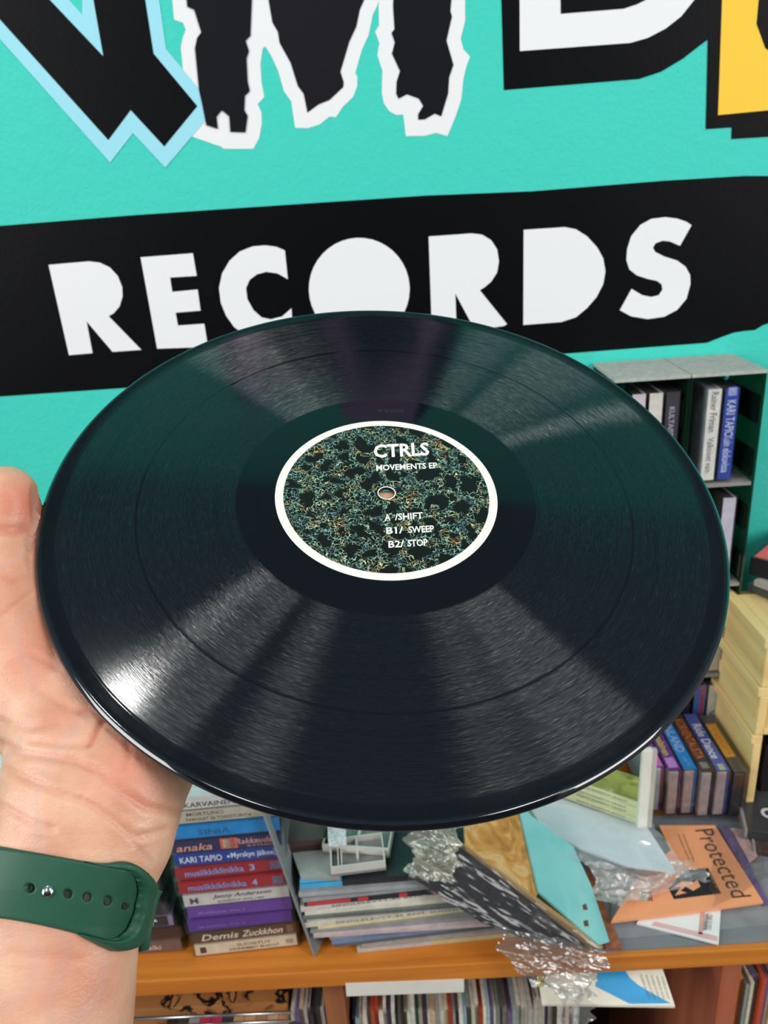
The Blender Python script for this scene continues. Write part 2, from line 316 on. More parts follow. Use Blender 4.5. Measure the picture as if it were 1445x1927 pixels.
# ------------------------------------------------------------------ record
def vinyl():
    m, nt, p = newmat('black_vinyl'); lk = nt.links.new
    tc = N(nt, 'ShaderNodeTexCoord'); sp = N(nt, 'ShaderNodeSeparateXYZ'); lk(tc.outputs['Object'], sp.inputs[0])
    x, y = sp.outputs[0], sp.outputs[1]
    r = mth(nt, 'SQRT', mth(nt, 'ADD', mth(nt, 'MULTIPLY', x, x), mth(nt, 'MULTIPLY', y, y)))
    ux = mth(nt, 'DIVIDE', x, r); uy = mth(nt, 'DIVIDE', y, r)
    def polar(k, kr, detail=3.0, seed=0.0):
        cb = N(nt, 'ShaderNodeCombineXYZ'); lk(mth(nt, 'MULTIPLY', ux, k), cb.inputs[0]); lk(mth(nt, 'MULTIPLY', uy, k), cb.inputs[1])
        lk(mth(nt, 'ADD', mth(nt, 'MULTIPLY', r, kr), seed), cb.inputs[2])
        n = N(nt, 'ShaderNodeTexNoise', i_Scale=1.0, i_Detail=detail, i_Roughness=.6); lk(cb.outputs[0], n.inputs['Vector']); return n.outputs[0]
    rn = mth(nt, 'MULTIPLY', r, 1 / .152)
    k = 1 / .152
    # where the cut grooves are: lead-in and the track gap stay smooth
    g = ramp(nt, rn, [(0, (0, 0, 0)), (.0674 * k, (0, 0, 0)), (.0680 * k, (1, 1, 1)), (.1095 * k, (1, 1, 1)), (.1099 * k, (.1, .1, .1)), (.1106 * k, (.1, .1, .1)), (.1110 * k, (1, 1, 1)), (.1425 * k, (1, 1, 1)), (.1432 * k, (.16, .16, .16)), (.1470 * k, (.1, .1, .1)), (.1480 * k, (0, 0, 0))])
    lk(ramp(nt, rn, [(.1478 * k, (.30, .30, .30)), (.149 * k, (.95, .95, .95))]), p.inputs['Specular IOR Level'])
    rings = polar(2.2, 420, 2.0); thin = polar(1.3, 1900, 2.0, 11.0); streak = polar(26, 2600, 3.0, 7.0); band = polar(.9, 70, 3.0, 3.0)
    amt = mth(nt, 'MULTIPLY', g, mth(nt, 'ADD', .35, mth(nt, 'MULTIPLY', mth(nt, 'ADD', rings, band), .65)))
    # smooth gloss
    p.inputs['Base Color'].default_value = (.0045, .0055, .008, 1); p.inputs['Roughness'].default_value = .07
    p.inputs['Specular IOR Level'].default_value = .6
    # thin cut lines of the run-out groove and the lead-in spiral
    sw = mth(nt, 'SINE', mth(nt, 'ADD', mth(nt, 'MULTIPLY', r, 2 * math.pi / .0011), mth(nt, 'ARCTAN2', y, x)))
    edge = ramp(nt, rn, [(.142 * k, (0, 0, 0)), (.1435 * k, (1, 1, 1)), (.1485 * k, (1, 1, 1)), (.149 * k, (0, 0, 0))])
    hb = mth(nt, 'MULTIPLY', sw, mth(nt, 'MULTIPLY', edge, .16))
    wv = N(nt, 'ShaderNodeMath', operation='POWER'); wv.inputs[1].default_value = 40
    wob = mth(nt, 'SINE', mth(nt, 'ADD', mth(nt, 'MULTIPLY', r, math.pi / .0042), mth(nt, 'MULTIPLY', mth(nt, 'ARCTAN2', y, x), .5)))
    lk(mth(nt, 'ABSOLUTE', wob), wv.inputs[0])
    dead = ramp(nt, rn, [(.0505 * k, (0, 0, 0)), (.051 * k, (1, 1, 1)), (.0665 * k, (1, 1, 1)), (.067 * k, (0, 0, 0))])
    hb = mth(nt, 'ADD', hb, mth(nt, 'MULTIPLY', mth(nt, 'MULTIPLY', wv.outputs[0], dead), .08))
    lk(ramp(nt, g, [(0, (.05, .05, .05)), (1, (.085, .085, .085))]), p.inputs['Roughness'])
    hb = mth(nt, 'ADD', hb, mth(nt, 'MULTIPLY', mth(nt, 'MULTIPLY', streak, g), .35))
    bump(nt, p, hb, .16, .0003)
    # groove gloss stretched across the grooves
    an = N(nt, 'ShaderNodeBsdfAnisotropic'); an.distribution = 'GGX'
    tg = N(nt, 'ShaderNodeTangent'); tg.direction_type = 'RADIAL'; tg.axis = 'Z'; lk(tg.outputs[0], an.inputs['Tangent'])
    an.inputs['Anisotropy'].default_value = ANI; an.inputs['Roughness'].default_value = ANR
    cr = ramp(nt, streak, [(.35, (.4, .4, .4)), (.5, (.9, .9, .9)), (.62, (1.4, 1.4, 1.4)), (.72, (3.6, 3.6, 3.6))])
    vm = N(nt, 'ShaderNodeVectorMath', operation='SCALE'); lk(cr, vm.inputs[0]); vm.inputs['Scale'].default_value = GRV
    v2 = N(nt, 'ShaderNodeVectorMath', operation='SCALE'); lk(vm.outputs[0], v2.inputs[0])
    lk(ramp(nt, thin, [(.30, (.45, .45, .45)), (.5, (.85, .85, .85)), (.66, (1, 1, 1)), (.70, (.5, .5, .5))]), v2.inputs['Scale']); lk(v2.outputs[0], an.inputs['Color'])
    b2 = N(nt, 'ShaderNodeBump', i_Strength=.16, i_Distance=.0004); lk(mth(nt, 'ADD', rings, streak), b2.inputs['Height']); lk(b2.outputs[0], an.inputs['Normal'])
    zero = N(nt, 'ShaderNodeBsdfDiffuse'); zero.inputs[0].default_value = (0, 0, 0, 1)
    mz = N(nt, 'ShaderNodeMixShader'); lk(amt, mz.inputs[0]); lk(zero.outputs[0], mz.inputs[1]); lk(an.outputs[0], mz.inputs[2])
    ad = N(nt, 'ShaderNodeAddShader'); lk(p.outputs[0], ad.inputs[0]); lk(mz.outputs[0], ad.inputs[1])
    lk(ad.outputs[0], nt.nodes['Material Output'].inputs[0])
    return m
ANI, ANR, GRV = .96, .32, .046
recM = Matrix.Identity(4)
for r in range(3):
    recM[r][0] = DA[r]; recM[r][1] = DB[r]; recM[r][2] = DN[r]; recM[r][3] = DC[r]
rec = empty('vinyl_record', None, 'large black vinyl record held flat towards the camera by the hand', 'record', None, recM); sync()
prof = [(3.6, -.15), (3.6, -1.6), (50, -1.6), (66, -1.5), (148, -1.5), (149.4, -1.9), (150.6, -1.85), (151.05, -1.6), (151.1, -1.3), (150.95, -.95), (150.55, -.5), (149.95, .04), (149.5, .26), (148.9, .27), (148.0, 0), (142, 0), (110, 0), (67, 0), (50.3, 0), (36, 0), (17, .0), (16.4, -.12), (15.8, 0), (4.2, 0), (3.6, -.15)]
nseg = 360; V = []; F = []
for r_, z_ in prof:
    for i in range(nseg):
        t = 2 * math.pi * i / nseg; V.append((r_ * .001 * math.cos(t), r_ * .001 * math.sin(t), z_ * .001))
for j in range(len(prof) - 1):
    for i in range(nseg): F.append((j * nseg + i, j * nseg + (i + 1) % nseg, (j + 1) * nseg + (i + 1) % nseg, (j + 1) * nseg + i))
VIN = vinyl()
dsk = mesh('record_disc', V, F, VIN, rec, smooth=True)
def label_mat():
    m, nt, p = newmat('printed_label'); lk = nt.links.new; p.inputs['Specular IOR Level'].default_value = .25; p.inputs['Roughness'].default_value = .32
    tc = N(nt, 'ShaderNodeTexCoord')
    w1 = N(nt, 'ShaderNodeTexNoise', i_Scale=150.0, i_Detail=3.0); lk(tc.outputs['Object'], w1.inputs['Vector'])
    sub = N(nt, 'ShaderNodeVectorMath', operation='SUBTRACT'); lk(w1.outputs['Color'], sub.inputs[0]); sub.inputs[1].default_value = (.5, .5, .5)
    sca = N(nt, 'ShaderNodeVectorMath', operation='SCALE'); lk(sub.outputs[0], sca.inputs[0]); sca.inputs['Scale'].default_value = .010
    add = N(nt, 'ShaderNodeVectorMath', operation='ADD'); lk(tc.outputs['Object'], add.inputs[0]); lk(sca.outputs[0], add.inputs[1])
    def edge(s, src):
        v = N(nt, 'ShaderNodeTexVoronoi', feature='DISTANCE_TO_EDGE', i_Scale=s); v.voronoi_dimensions = '3D'; lk(src, v.inputs['Vector']); return v.outputs['Distance']
    big = edge(95, add.outputs[0]); fine = edge(560, add.outputs[0])
    near = ramp(nt, big, [(.0, (1, 1, 1)), (.12, (.95, .95, .95)), (.17, (0, 0, 0))])
    ln = ramp(nt, fine, [(.0, (1, 1, 1)), (.035, (.9, .9, .9)), (.075, (0, 0, 0))])
    mask = mth(nt, 'MULTIPLY', near, ln)
    no = N(nt, 'ShaderNodeTexNoise', i_Scale=130.0, i_Detail=4.0); lk(tc.outputs['Object'], no.inputs['Vector'])
    cc = ramp(nt, no.outputs[0], [(.30, srgb('8fa6c8')), (.42, srgb('96c8b6')), (.52, srgb('b0d4b8')), (.60, srgb('e6e2ac')), (.70, srgb('e9a45c'))])
    n2 = N(nt, 'ShaderNodeTexNoise', i_Scale=600.0, i_Detail=2.0); lk(tc.outputs['Object'], n2.inputs['Vector'])
    mask = mth(nt, 'MULTIPLY', mask, ramp(nt, n2.outputs[0], [(.38, (.25, .25, .25)), (.6, (1, 1, 1))]))
    mx = N(nt, 'ShaderNodeMix', data_type='RGBA'); lk(mask, mx.inputs[0]); mx.inputs[6].default_value = srgb('121311'); lk(cc, mx.inputs[7])
    lk(mx.outputs[2], p.inputs['Base Color']); return m
def ring(name, r0, r1, z, th, mat, parent, n=180):
    V = []; F = []
    for r_, z_ in ((r0, z - th), (r0, z), (r1, z), (r1, z - th)):
        for i in range(n):
            t = 2 * math.pi * i / n; V.append((r_ * math.cos(t), r_ * math.sin(t), z_))
    for j in range(3):
        for i in range(n): F.append((j * n + i, j * n + (i + 1) % n, (j + 1) * n + (i + 1) % n, (j + 1) * n + i))
    return mesh(name, V, F, mat, parent)
lab = ring('centre_label', .0037, .0502, .00018, .0001, flat('f3f1e2', .4, .02), rec); lab['label'] = 'round paper label with off-white border and black speckled print'
prt = ring('printed_artwork', .0042, .0465, .00024, .00005, label_mat(), lab)
prt['label'] = 'black artwork with teal and yellow vein pattern'
for rr in (16.0, ): ring('pressing_ring', rr * .001, rr * .001 + .00025, .00027, .00003, flat('55574f', .3), prt) if False else None
th_ = R(6.3); tx = np.array([math.cos(th_), math.sin(th_), 0]); ty = np.array([-math.sin(th_) * .0 - .02, 1, 0])
LW = flat('f4f2ea', .45, .02)
def ltx(s, x0, y0, x1, y1, h, bold=.02):
    a0 = np.array([x0, y0]); a1 = np.array([x1, y1]); c = (a0 + a1) / 2 + np.array([-.02, 1]) * h / 2; e = (a1 - a0); wd = np.linalg.norm(e)
    ex = np.array([*(e / wd), 0]); return text(s, (c[0] * .001, c[1] * .001, .00031), ex, (-.03, 1, 0), wd * .001, h * .001, LW, lab, bold)
ltx('CTRLS', -6.1, 22.8, 20.5, 25.8, 9.4, .028)
ltx('MOVEMENTS EP', -4.8, 14.1, 23.9, 17.1, 4.0, .022)
ltx('A', -.9, -17.3, 1.6, -17.0, 4.0, .022); ltx('/SHIFT', 3.6, -16.8, 16, -15.4, 4.0, .022)
ltx('B1/', -.2, -25, 7.1, -24.3, 3.9, .022); ltx('SWEEP', 9.4, -24.1, 20.6, -23.0, 3.9, .022)
ltx('B2/', .7, -32.8, 7.4, -32.1, 3.9, .022); ltx('STOP', 8.9, -31.9, 17.5, -31.0, 3.9, .022)
# small etched run-out code
text('RD277B IA', (.002, .0585, .00004), (-1, -.03, 0), (.03, -1, 0), .013, .0022, flat('2b3038', .25), rec, 0, 'etched_code')
text('RD', (0, 0, -.0008), (1, 0, 0), (0, 1, 0), .0001, .0001, LW, rec) if False else None

# ------------------------------------------------------------------ hand
def smoothstep(e0, e1, x):
    t = np.clip((x - e0) / (e1 - e0), 0, 1); return t * t * (3 - 2 * t)
# cross sections of forearm, wrist and palm: (y, left x, right x, right-left dy, front depth, thickness)
SEC = np.array([
 (2420, -250, 190, 0, .205, .074), (2150, -190, 215, 0, .224, .066), (1980, -140, 238, 4, .236, .060), (1880, -112, 248, 8, .241, .056), (1790, -84, 254, 14, .246, .050),
 (1740, -68, 262, 18, .2485, .047), (1680, -48, 276, 20, .251, .044), (1640, -34, 298, 20, .253, .0425), (1600, -20, 319, 20, .255, .042), (1550, -6, 331, 20, .2575, .042),
 (1500, 3, 345, 20, .2605, .042), (1440, 15, 372, 18, .2655, .043), (1400, 17, 394, 20, .2705, .042), (1370, 6, 402, 20, .2750, .042), (1325, -16, 420, 30, .2815, .038), (1250, -14, 432, 50, .2930, .034), (1170, 20, 440, 60, .3050, .030), (1110, 60, 440, 70, .3135, .027)], float)
def sec(y):
    ys = SEC[::-1, 0]; return np.array([np.interp(y, ys, SEC[::-1, k]) for k in range(1, 6)])
def body(y, t, off=0.0):
    """point on the arm surface: y picks the section, t=0 right, pi/2 front, pi left, 3pi/2 back"""
    xl, xr, dy, df, T = sec(y)
    T2 = T / 2; dc = df + T2
    Lp = atd(xl, y - dy / 2, dc); Rp = atd(xr, y + dy / 2, dc); c = (Lp + Rp) / 2; u = Rp - Lp; hw = np.linalg.norm(u) / 2; u = u / (2 * hw)
    vd = c - CAM; vd /= np.linalg.norm(vd); vd = vd - (vd @ u) * u; vd /= np.linalg.norm(vd)
    ct, st = math.cos(t), math.sin(t); e = 2 / 2.35
    return c + u * (hw + off) * math.copysign(abs(ct) ** e, ct) - vd * (T2 + off) * math.copysign(abs(st) ** e, st)
def capsule_chain(bm, pts):
    """pts: (xyz, radius) joined by tapered round links"""
    for (p, r0), (q, r1) in zip(pts[:-1], pts[1:]):
        p = Vector(p); q = Vector(q); d = q - p; L_ = d.length; rot = d.to_track_quat('Z', 'Y')
        rings = []; ns = 20
        prof = [(r0 * math.sin(a), -r0 * math.cos(a)) for a in np.linspace(.12, math.pi / 2, 7)] + [(r1 * math.cos(a), L_ + r1 * math.sin(a)) for a in np.linspace(0, math.pi / 2 - .12, 7)]
        for rr, z in prof:
            rings.append([bm.verts.new(p + rot @ Vector((rr * math.cos(2 * math.pi * i / ns), rr * math.sin(2 * math.pi * i / ns), z))) for i in range(ns)])
        for a, b in zip(rings[:-1], rings[1:]):
            for i in range(ns): bm.faces.new((a[i], a[(i + 1) % ns], b[(i + 1) % ns], b[i]))
        bm.faces.new(rings[0][::-1]); bm.faces.new(rings[-1])
bm = bmesh.new()
ysamp = list(np.linspace(2420, 1110, 66)); rings = []
for y in ysamp: rings.append([bm.verts.new(body(y, 2 * math.pi * i / 48)) for i in range(48)])
for a, b in zip(rings[:-1], rings[1:]):
    for i in range(48): bm.faces.new((a[i], a[(i + 1) % 48], b[(i + 1) % 48], b[i]))
bm.faces.new(rings[0][::-1]); bm.faces.new(rings[-1])
mm = .001
capsule_chain(bm, [(atd(132, 1398, .299), .022), (atd(52, 1255, .311), .0235), (atd(20, 1120, .322), .0185), (atd(7, 1010, .3300), .0148), (atd(10, 962, .3310), .0142), (atd(11, 934, .3310), .0131)])
capsule_chain(bm, [(atd(300, 1400, .292), .018), (dpt(-86, -78, 19), .015)])
FG = [[(-98, 2, 15, 11), (-58, 24, 13, 9.6), (-32, 34, 11, 8.6), (-13, 38, 10, 7.6)],
      [(-96, -22, 17, 11.2), (-52, -10, 13, 9.8), (-21, -3, 11.2, 8.8), (2, 1, 10.0, 7.9)],
      [(-92, -46, 17, 10.8), (-50, -38, 14, 9.4), (-22, -30, 12, 8.4), (-2, -25, 10.6, 7.5)],
      [(-84, -68, 17, 10.0), (-52, -64, 14, 8.2), (-32, -58, 12, 7.4), (-14, -53, 10.4, 6.6)]]
for fg in FG: capsule_chain(bm, [(dpt(a, b, h), r_ * mm) for a, b, h, r_ in fg])
for fg in FG: capsule_chain(bm, [(atd(200, 1330, .300), .014), (dpt(*fg[0][:3]), fg[0][3] * mm)])
raw = frombm('raw', bm, flat('ffffff'))
md = raw.modifiers.new('r', 'REMESH'); md.mode = 'VOXEL'; md.voxel_size = .0012; md.use_smooth_shade = True
ms = raw.modifiers.new('s', 'SMOOTH'); ms.factor = .5; ms.iterations = 14
dg = bpy.context.evaluated_depsgraph_get()
hm = bpy.data.meshes.new_from_object(raw.evaluated_get(dg)); bpy.data.objects.remove(raw)
nv = len(hm.vertices); co = np.empty(nv * 3); hm.vertices.foreach_get('co', co); co = co.reshape(-1, 3)
no = np.empty(nv * 3); hm.vertices.foreach_get('normal', no); no = no.reshape(-1, 3)
def pix(P):
    c = (P - CAM) @ M; return np.stack([CX + FX * c[:, 0] / c[:, 2], CY + FX * c[:, 1] / c[:, 2]], 1)
px = pix(co); front = ((co - CAM) * no).sum(1) < 0
def polydist(P, pl):
    best = np.full(len(P), 1e9); pl = np.array(pl, float)
    for a, b in zip(pl[:-1], pl[1:]):
        ab = b - a; t = np.clip(((P - a) @ ab) / (ab @ ab), 0, 1); best = np.minimum(best, np.hypot(*(P - a - t[:, None] * ab).T))
    return best
CREASE = [  # pixel polylines, depth mm, width px, redness
 ([(-10, 994), (20, 997), (48, 995)], .8, 7, .8), ([(-10, 1004), (30, 1003), (46, 1001)], .4, 4, .3),
 ([(-5, 1160), (30, 1135), (60, 1112)], .35, 4, .35), ([(-5, 1080), (30, 1092), (66, 1080)], .2, 5, .15),
 ([(228, 1332), (205, 1350), (190, 1362), (178, 1385), (168, 1402)], .55, 5, 1.0), ([(200, 1352), (170, 1335), (150, 1340)], .3, 5, .6),
 ([(5, 1400), (40, 1418), (90, 1424), (140, 1432), (190, 1452), (230, 1490), (275, 1520), (335, 1530)], .75, 7, .3),
 ([(10, 1447), (60, 1470), (110, 1492), (170, 1515), (215, 1545), (260, 1575), (310, 1562)], .6, 6, .25),
 ([(0, 1515), (60, 1548), (100, 1560)], .45, 6, .25), ([(150, 1500), (215, 1540), (255, 1590), (285, 1622)], .35, 4, .25),
 ([(60, 1395), (110, 1402), (165, 1400)], .35, 6, .2), ([(5, 1360), (60, 1372), (110, 1362)], .35, 7, .15),
 ([(240, 1395), (243, 1425), (236, 1450)], .3, 5, .3), ([(25, 1250), (60, 1235), (110, 1262)], .25, 6, .15), ([(70, 1300), (120, 1330), (165, 1345)], .3, 6, .2),
 ([(20, 1795), (90, 1800), (150, 1805)], .2, 8, .1)]
red = np.zeros(nv); disp = np.zeros(nv)
for pl, dep, wd, rd in CREASE:
    d = polydist(px, pl); f = np.exp(-(d / wd) ** 2) * front
    disp -= 1.35 * dep * mm * f; red = np.maximum(red, rd * np.exp(-(d / (wd * 1.1)) ** 2))
    disp += .25 * dep * mm * np.exp(-((d - wd * 2.2) / wd) ** 2) * front
# pads: thumb tip swell, thenar mound, heel of the hand
for cx_, cy_, s_, a_ in ((40, 945, 36, .0012), (60, 1250, 90, .0018), (235, 1450, 60, .0016), (90, 1345, 50, .0012)):
    disp += a_ * np.exp(-(((px[:, 0] - cx_) ** 2 + (px[:, 1] - cy_) ** 2) / s_ ** 2)) * front
pink = np.zeros(nv)
for cx_, cy_, s_, a_ in ((45, 945, 50, .9), (60, 1010, 45, .4), (255, 1440, 75, .55), (70, 1210, 90, .5), (40, 1080, 60, .4), (120, 1350, 60, .3), (130, 1840, 90, .35)):
    pink = np.maximum(pink, a_ * np.exp(-(((px[:, 0] - cx_) ** 2 + (px[:, 1] - cy_) ** 2) / s_ ** 2)))
co += no * disp[:, None]
# flesh stays under the record, pressed in by its edge
rel = co - DC; a_ = rel @ DA; b_ = rel @ DB; h_ = -(rel @ DN); rad = np.hypot(a_, b_)
need = np.where(rad < .1515, .0021, .0021 - (rad - .1515) * .9)
inside = (rad < .1535) & (h_ < need) & (h_ > -.0035)
above = (rad < .1518) & (h_ <= -.0035) & (h_ > -.04)
co[inside] -= DN * (need - h_)[inside, None]
rdir = (DA[None] * a_[:, None] + DB[None] * b_[:, None]) / rad[:, None]
co[above] += rdir[above] * (.1518 - rad)[above, None]
hm.vertices.foreach_set('co', co.ravel()); hm.update()
ca = hm.color_attributes.new('flush', 'FLOAT_COLOR', 'POINT')
cc = np.stack([red, pink, np.zeros(nv), np.ones(nv)], 1); ca.data.foreach_set('color', cc.ravel())
def skin():
    m, nt, p = newmat('skin'); lk = nt.links.new
    p.inputs['Roughness'].default_value = .42; p.inputs['Specular IOR Level'].default_value = .5
    p.inputs['Subsurface Weight'].default_value = .12; p.inputs['Subsurface Radius'].default_value = (.006, .0025, .0012); p.inputs['Subsurface Scale'].default_value = .5
    at = N(nt, 'ShaderNodeAttribute', attribute_name='flush'); s = N(nt, 'ShaderNodeSeparateXYZ'); lk(at.outputs['Vector'], s.inputs[0])
    tc = N(nt, 'ShaderNodeTexCoord'); n1 = N(nt, 'ShaderNodeTexNoise', i_Scale=55.0, i_Detail=5.0); lk(tc.outputs['Object'], n1.inputs['Vector'])
    base = ramp(nt, n1.outputs[0], [(.3, srgb('cc9376')), (.5, srgb('dba68a')), (.7, srgb('e4b89c'))])
    m1 = N(nt, 'ShaderNodeMix', data_type='RGBA'); lk(s.outputs[1], m1.inputs[0]); lk(base, m1.inputs[6]); m1.inputs[7].default_value = srgb('d4775e')
    m2 = N(nt, 'ShaderNodeMix', data_type='RGBA'); lk(mth(nt, 'MULTIPLY', s.outputs[0], .75), m2.inputs[0]); lk(m1.outputs[2], m2.inputs[6]); m2.inputs[7].default_value = srgb('c0604f')
    # faint veins
    mp = N(nt, 'ShaderNodeMapping'); mp.inputs['Scale'].default_value = (38, 20, 14); mp.inputs['Rotation'].default_value = (0, .4, .3); lk(tc.outputs['Object'], mp.inputs[0])
    n3 = N(nt, 'ShaderNodeTexNoise', i_Scale=1.0, i_Detail=1.0); lk(mp.outputs[0], n3.inputs['Vector'])
    vn = ramp(nt, n3.outputs[0], [(.46, (0, 0, 0)), (.5, (.22, .22, .22)), (.54, (0, 0, 0))])
    m3 = N(nt, 'ShaderNodeMix', data_type='RGBA'); lk(vn, m3.inputs[0]); lk(m2.outputs[2], m3.inputs[6]); m3.inputs[7].default_value = srgb('b9a0a0')
    lk(m3.outputs[2], p.inputs['Base Color'])
    mp2 = N(nt, 'ShaderNodeMapping'); mp2.inputs['Scale'].default_value = (260, 900, 900); mp2.inputs['Rotation'].default_value = (.3, .5, .2); lk(tc.outputs['Object'], mp2.inputs[0])
    n2 = N(nt, 'ShaderNodeTexNoise', i_Scale=1.0, i_Detail=3.0, i_Distortion=.8); lk(mp2.outputs[0], n2.inputs['Vector'])
    n4 = N(nt, 'ShaderNodeTexVoronoi', feature='DISTANCE_TO_EDGE', i_Scale=520.0); lk(tc.outputs['Object'], n4.inputs['Vector'])
    mp3 = N(nt, 'ShaderNodeMapping'); mp3.inputs['Scale'].default_value = (70, 160, 260); mp3.inputs['Rotation'].default_value = (.1, .35, .1); lk(tc.outputs['Object'], mp3.inputs[0])
    n5 = N(nt, 'ShaderNodeTexNoise', i_Scale=1.0, i_Detail=4.0, i_Distortion=1.2); lk(mp3.outputs[0], n5.inputs['Vector'])
    hh = mth(nt, 'ADD', mth(nt, 'ADD', n2.outputs[0], mth(nt, 'MULTIPLY', n5.outputs[0], 2.2)), mth(nt, 'MULTIPLY', mth(nt, 'MINIMUM', n4.outputs['Distance'], .12), 2.5))
    bump(nt, p, hh, .22, .0006); return m
hm.materials.clear(); hm.materials.append(skin()); hm.shade_smooth()
hand = bpy.data.objects.new('hand', hm); COL.objects.link(hand)
tag(hand, 'left hand and bare forearm, palm up, holding the black record by its edge', 'hand')

# ------------------------------------------------------------------ watch strap
def green_rubber():
    m, nt, p = newmat('green_rubber'); p.inputs['Base Color'].default_value = srgb('23523f'); p.inputs['Roughness'].default_value = .5
    p.inputs['Specular IOR Level'].default_value = .35
    tc = N(nt, 'ShaderNodeTexCoord'); n = N(nt, 'ShaderNodeTexNoise', i_Scale=900.0, i_Detail=2.0); nt.links.new(tc.outputs['Object'], n.inputs['Vector'])
    bump(nt, p, n.outputs[0], .06, .0003); return m
GR = green_rubber()
ws = empty('watch_strap', tuple(body(1680, math.pi / 2)), 'dark green rubber watch strap around the wrist with round holes and a silver pin', 'watch strap'); sync()
HO = [(55, 1671), (128, 1682), (165, 1688), (203, 1695), (235, 1703)]; PIN = (93, 1677)
def stripgrid(y_top, y_bot, t0, t1, nt_, ny_, o_in, o_out, round_=.9, holes=None):
    """closed band shell over the arm; the y of its edges depends on the image x through y_top, y_bot"""
    G = []
    for i in range(nt_ + 1):
        t = t0 + (t1 - t0) * i / nt_; rows = []
        for j in range(ny_ + 1):
            s = j / ny_
            x = pix(body(1680, t, o_out)[None])[0][0]
            y = y_top(x) + (y_bot(x) - y_top(x)) * s; od = o_out - (.0013 * float(smoothstep(205, 262, x)) if holes else 0)
            e = min(s, 1 - s) * 2 * 12; rr = min(1, e); prof_ = 1 - (1 - math.sqrt(max(0, 1 - (1 - rr) ** 2))) * round_
            rows.append((y, t, o_in + (od - o_in) * prof_))
        G.append(rows)
    P = np.array([[body(y, t, o) for y, t, o in rows] for rows in G])
    if holes:
        q = pix(P.reshape(-1, 3)).reshape(P.shape[0], P.shape[1], 2)
        Pin = np.array([[body(y, t, .0002) for y, t, o in rows] for rows in G])
        for hx, hy in holes:
            d = np.hypot(q[..., 0] - hx, q[..., 1] - hy); k = (1 - smoothstep(7.2, 9.8, d))[..., None]
            P = P * (1 - k) + Pin * k
    a, b = P.shape[:2]; V = list(P.reshape(-1, 3)); F = [(i * b + j, (i + 1) * b + j, (i + 1) * b + j + 1, i * b + j + 1) for i in range(a - 1) for j in range(b - 1)]
    n0 = len(V)   # inner skin
    for rows in G:
        for k, (y, t, o) in enumerate((rows[0], rows[-1])): V.append(body(y, t, o_in))
    for i in range(a - 1):
        F += [(n0 + 2 * i, n0 + 2 * i + 1, n0 + 2 * i + 3, n0 + 2 * i + 2), (i * b, n0 + 2 * i, n0 + 2 * i + 2, (i + 1) * b), (i * b + b - 1, (i + 1) * b + b - 1, n0 + 2 * i + 3, n0 + 2 * i + 1)]
    F += [tuple([j for j in range(b)] + [n0 + 1, n0]), tuple([(a - 1) * b + j for j in range(b)][::-1] + [n0 + 2 * (a - 1), n0 + 2 * (a - 1) + 1])]
    return V, F
yt = lambda x: 1606 + .105 * x; yb = lambda x: 1733 + .06 * x + .00042 * max(0, x) ** 2
V, F = stripgrid(yt, yb, R(22), R(200), 300, 60, .0001, .0023, .9, HO)
ch(mesh('strap_band', V, F, GR, None, True), ws)
yt2 = lambda x: 1622 + .13 * x; yb2 = lambda x: 1745 + .13 * x
V, F = stripgrid(yt2, yb2, R(190), R(350), 90, 24, .0001, .0034)
ch(mesh('strap_back', V, F, GR, None, True), ws)
# looped end with the slot the band tucks into
ts = np.linspace(R(-20), R(200), 221); YY = np.linspace(1590, 1820, 93)
def surf_at(x, y, off):
    best = None
    for t in ts:
        p_ = body(y, t, off)
        q_ = pix(p_[None])[0]; d_ = abs(q_[0] - x)
        if math.sin(t) > -.05 and (best is None or d_ < best[0]): best = (d_, t, q_)
    t = best[1]; y2 = y
    for _ in range(3):
        q_ = pix(body(y2, t, off)[None])[0]; y2 += y - q_[1]
    return y2, t
PAIR = [((160, 1622), (160, 1620)), ((185, 1628), (185, 1624)), ((208, 1633), (208, 1624)), ((232, 1638), (235, 1621)), ((250, 1645), (260, 1628)), ((261, 1660), (283, 1648)), ((265, 1680), (297, 1668)), ((262, 1705), (295, 1696)), ((256, 1728), (289, 1728)), ((246, 1749), (281, 1765)), ((228, 1764), (262, 1786)), ((205, 1769), (226, 1791)), ((180, 1764), (196, 1781)), ((150, 1757), (150, 1760))]
def catmull(pts, n=5):
    pts = np.array(pts, float); o = []
    for i in range(len(pts) - 1):
        p0, p1, p2, p3 = pts[max(i - 1, 0)], pts[i], pts[i + 1], pts[min(i + 2, len(pts) - 1)]
        for k in range(n):
            t = k / n; o.append(.5 * ((2 * p1) + (-p0 + p2) * t + (2 * p0 - 5 * p1 + 4 * p2 - p3) * t * t + (-p0 + 3 * p1 - 3 * p2 + p3) * t ** 3))
    o.append(pts[-1]); return np.array(o)
inn = catmull([p[0] for p in PAIR]); out = catmull([p[1] for p in PAIR])
ncross = 11; V = []; F = []
for a, b in zip(inn, out):
    wdt = np.hypot(*(b - a))
    for j in range(ncross):
        s = j / (ncross - 1); q = a * (1 - s) + b * s
        y2, t = surf_at(q[0], q[1], .0040)
        prof_ = math.sin(math.pi * min(1, max(0, s))) ** .45
        lip = .0009 * math.exp(-((s - .16) / .16) ** 2)
        hgt = .0016 + (.0034 + lip * 1.8) * prof_ * min(1, wdt / 14)
        V.append(body(y2, t, hgt))
n_ = len(inn)
for i in range(n_ - 1):
    for j in range(ncross - 1): F.append((i * ncross + j, (i + 1) * ncross + j, (i + 1) * ncross + j + 1, i * ncross + j + 1))
nb = len(V)
for i in range(n_):
    for k in (0, ncross - 1):
        q = (inn[i], out[i])[0 if k == 0 else 1]; y2, t = surf_at(q[0], q[1], .0040); V.append(body(y2, t, .0006 if k else .0022))
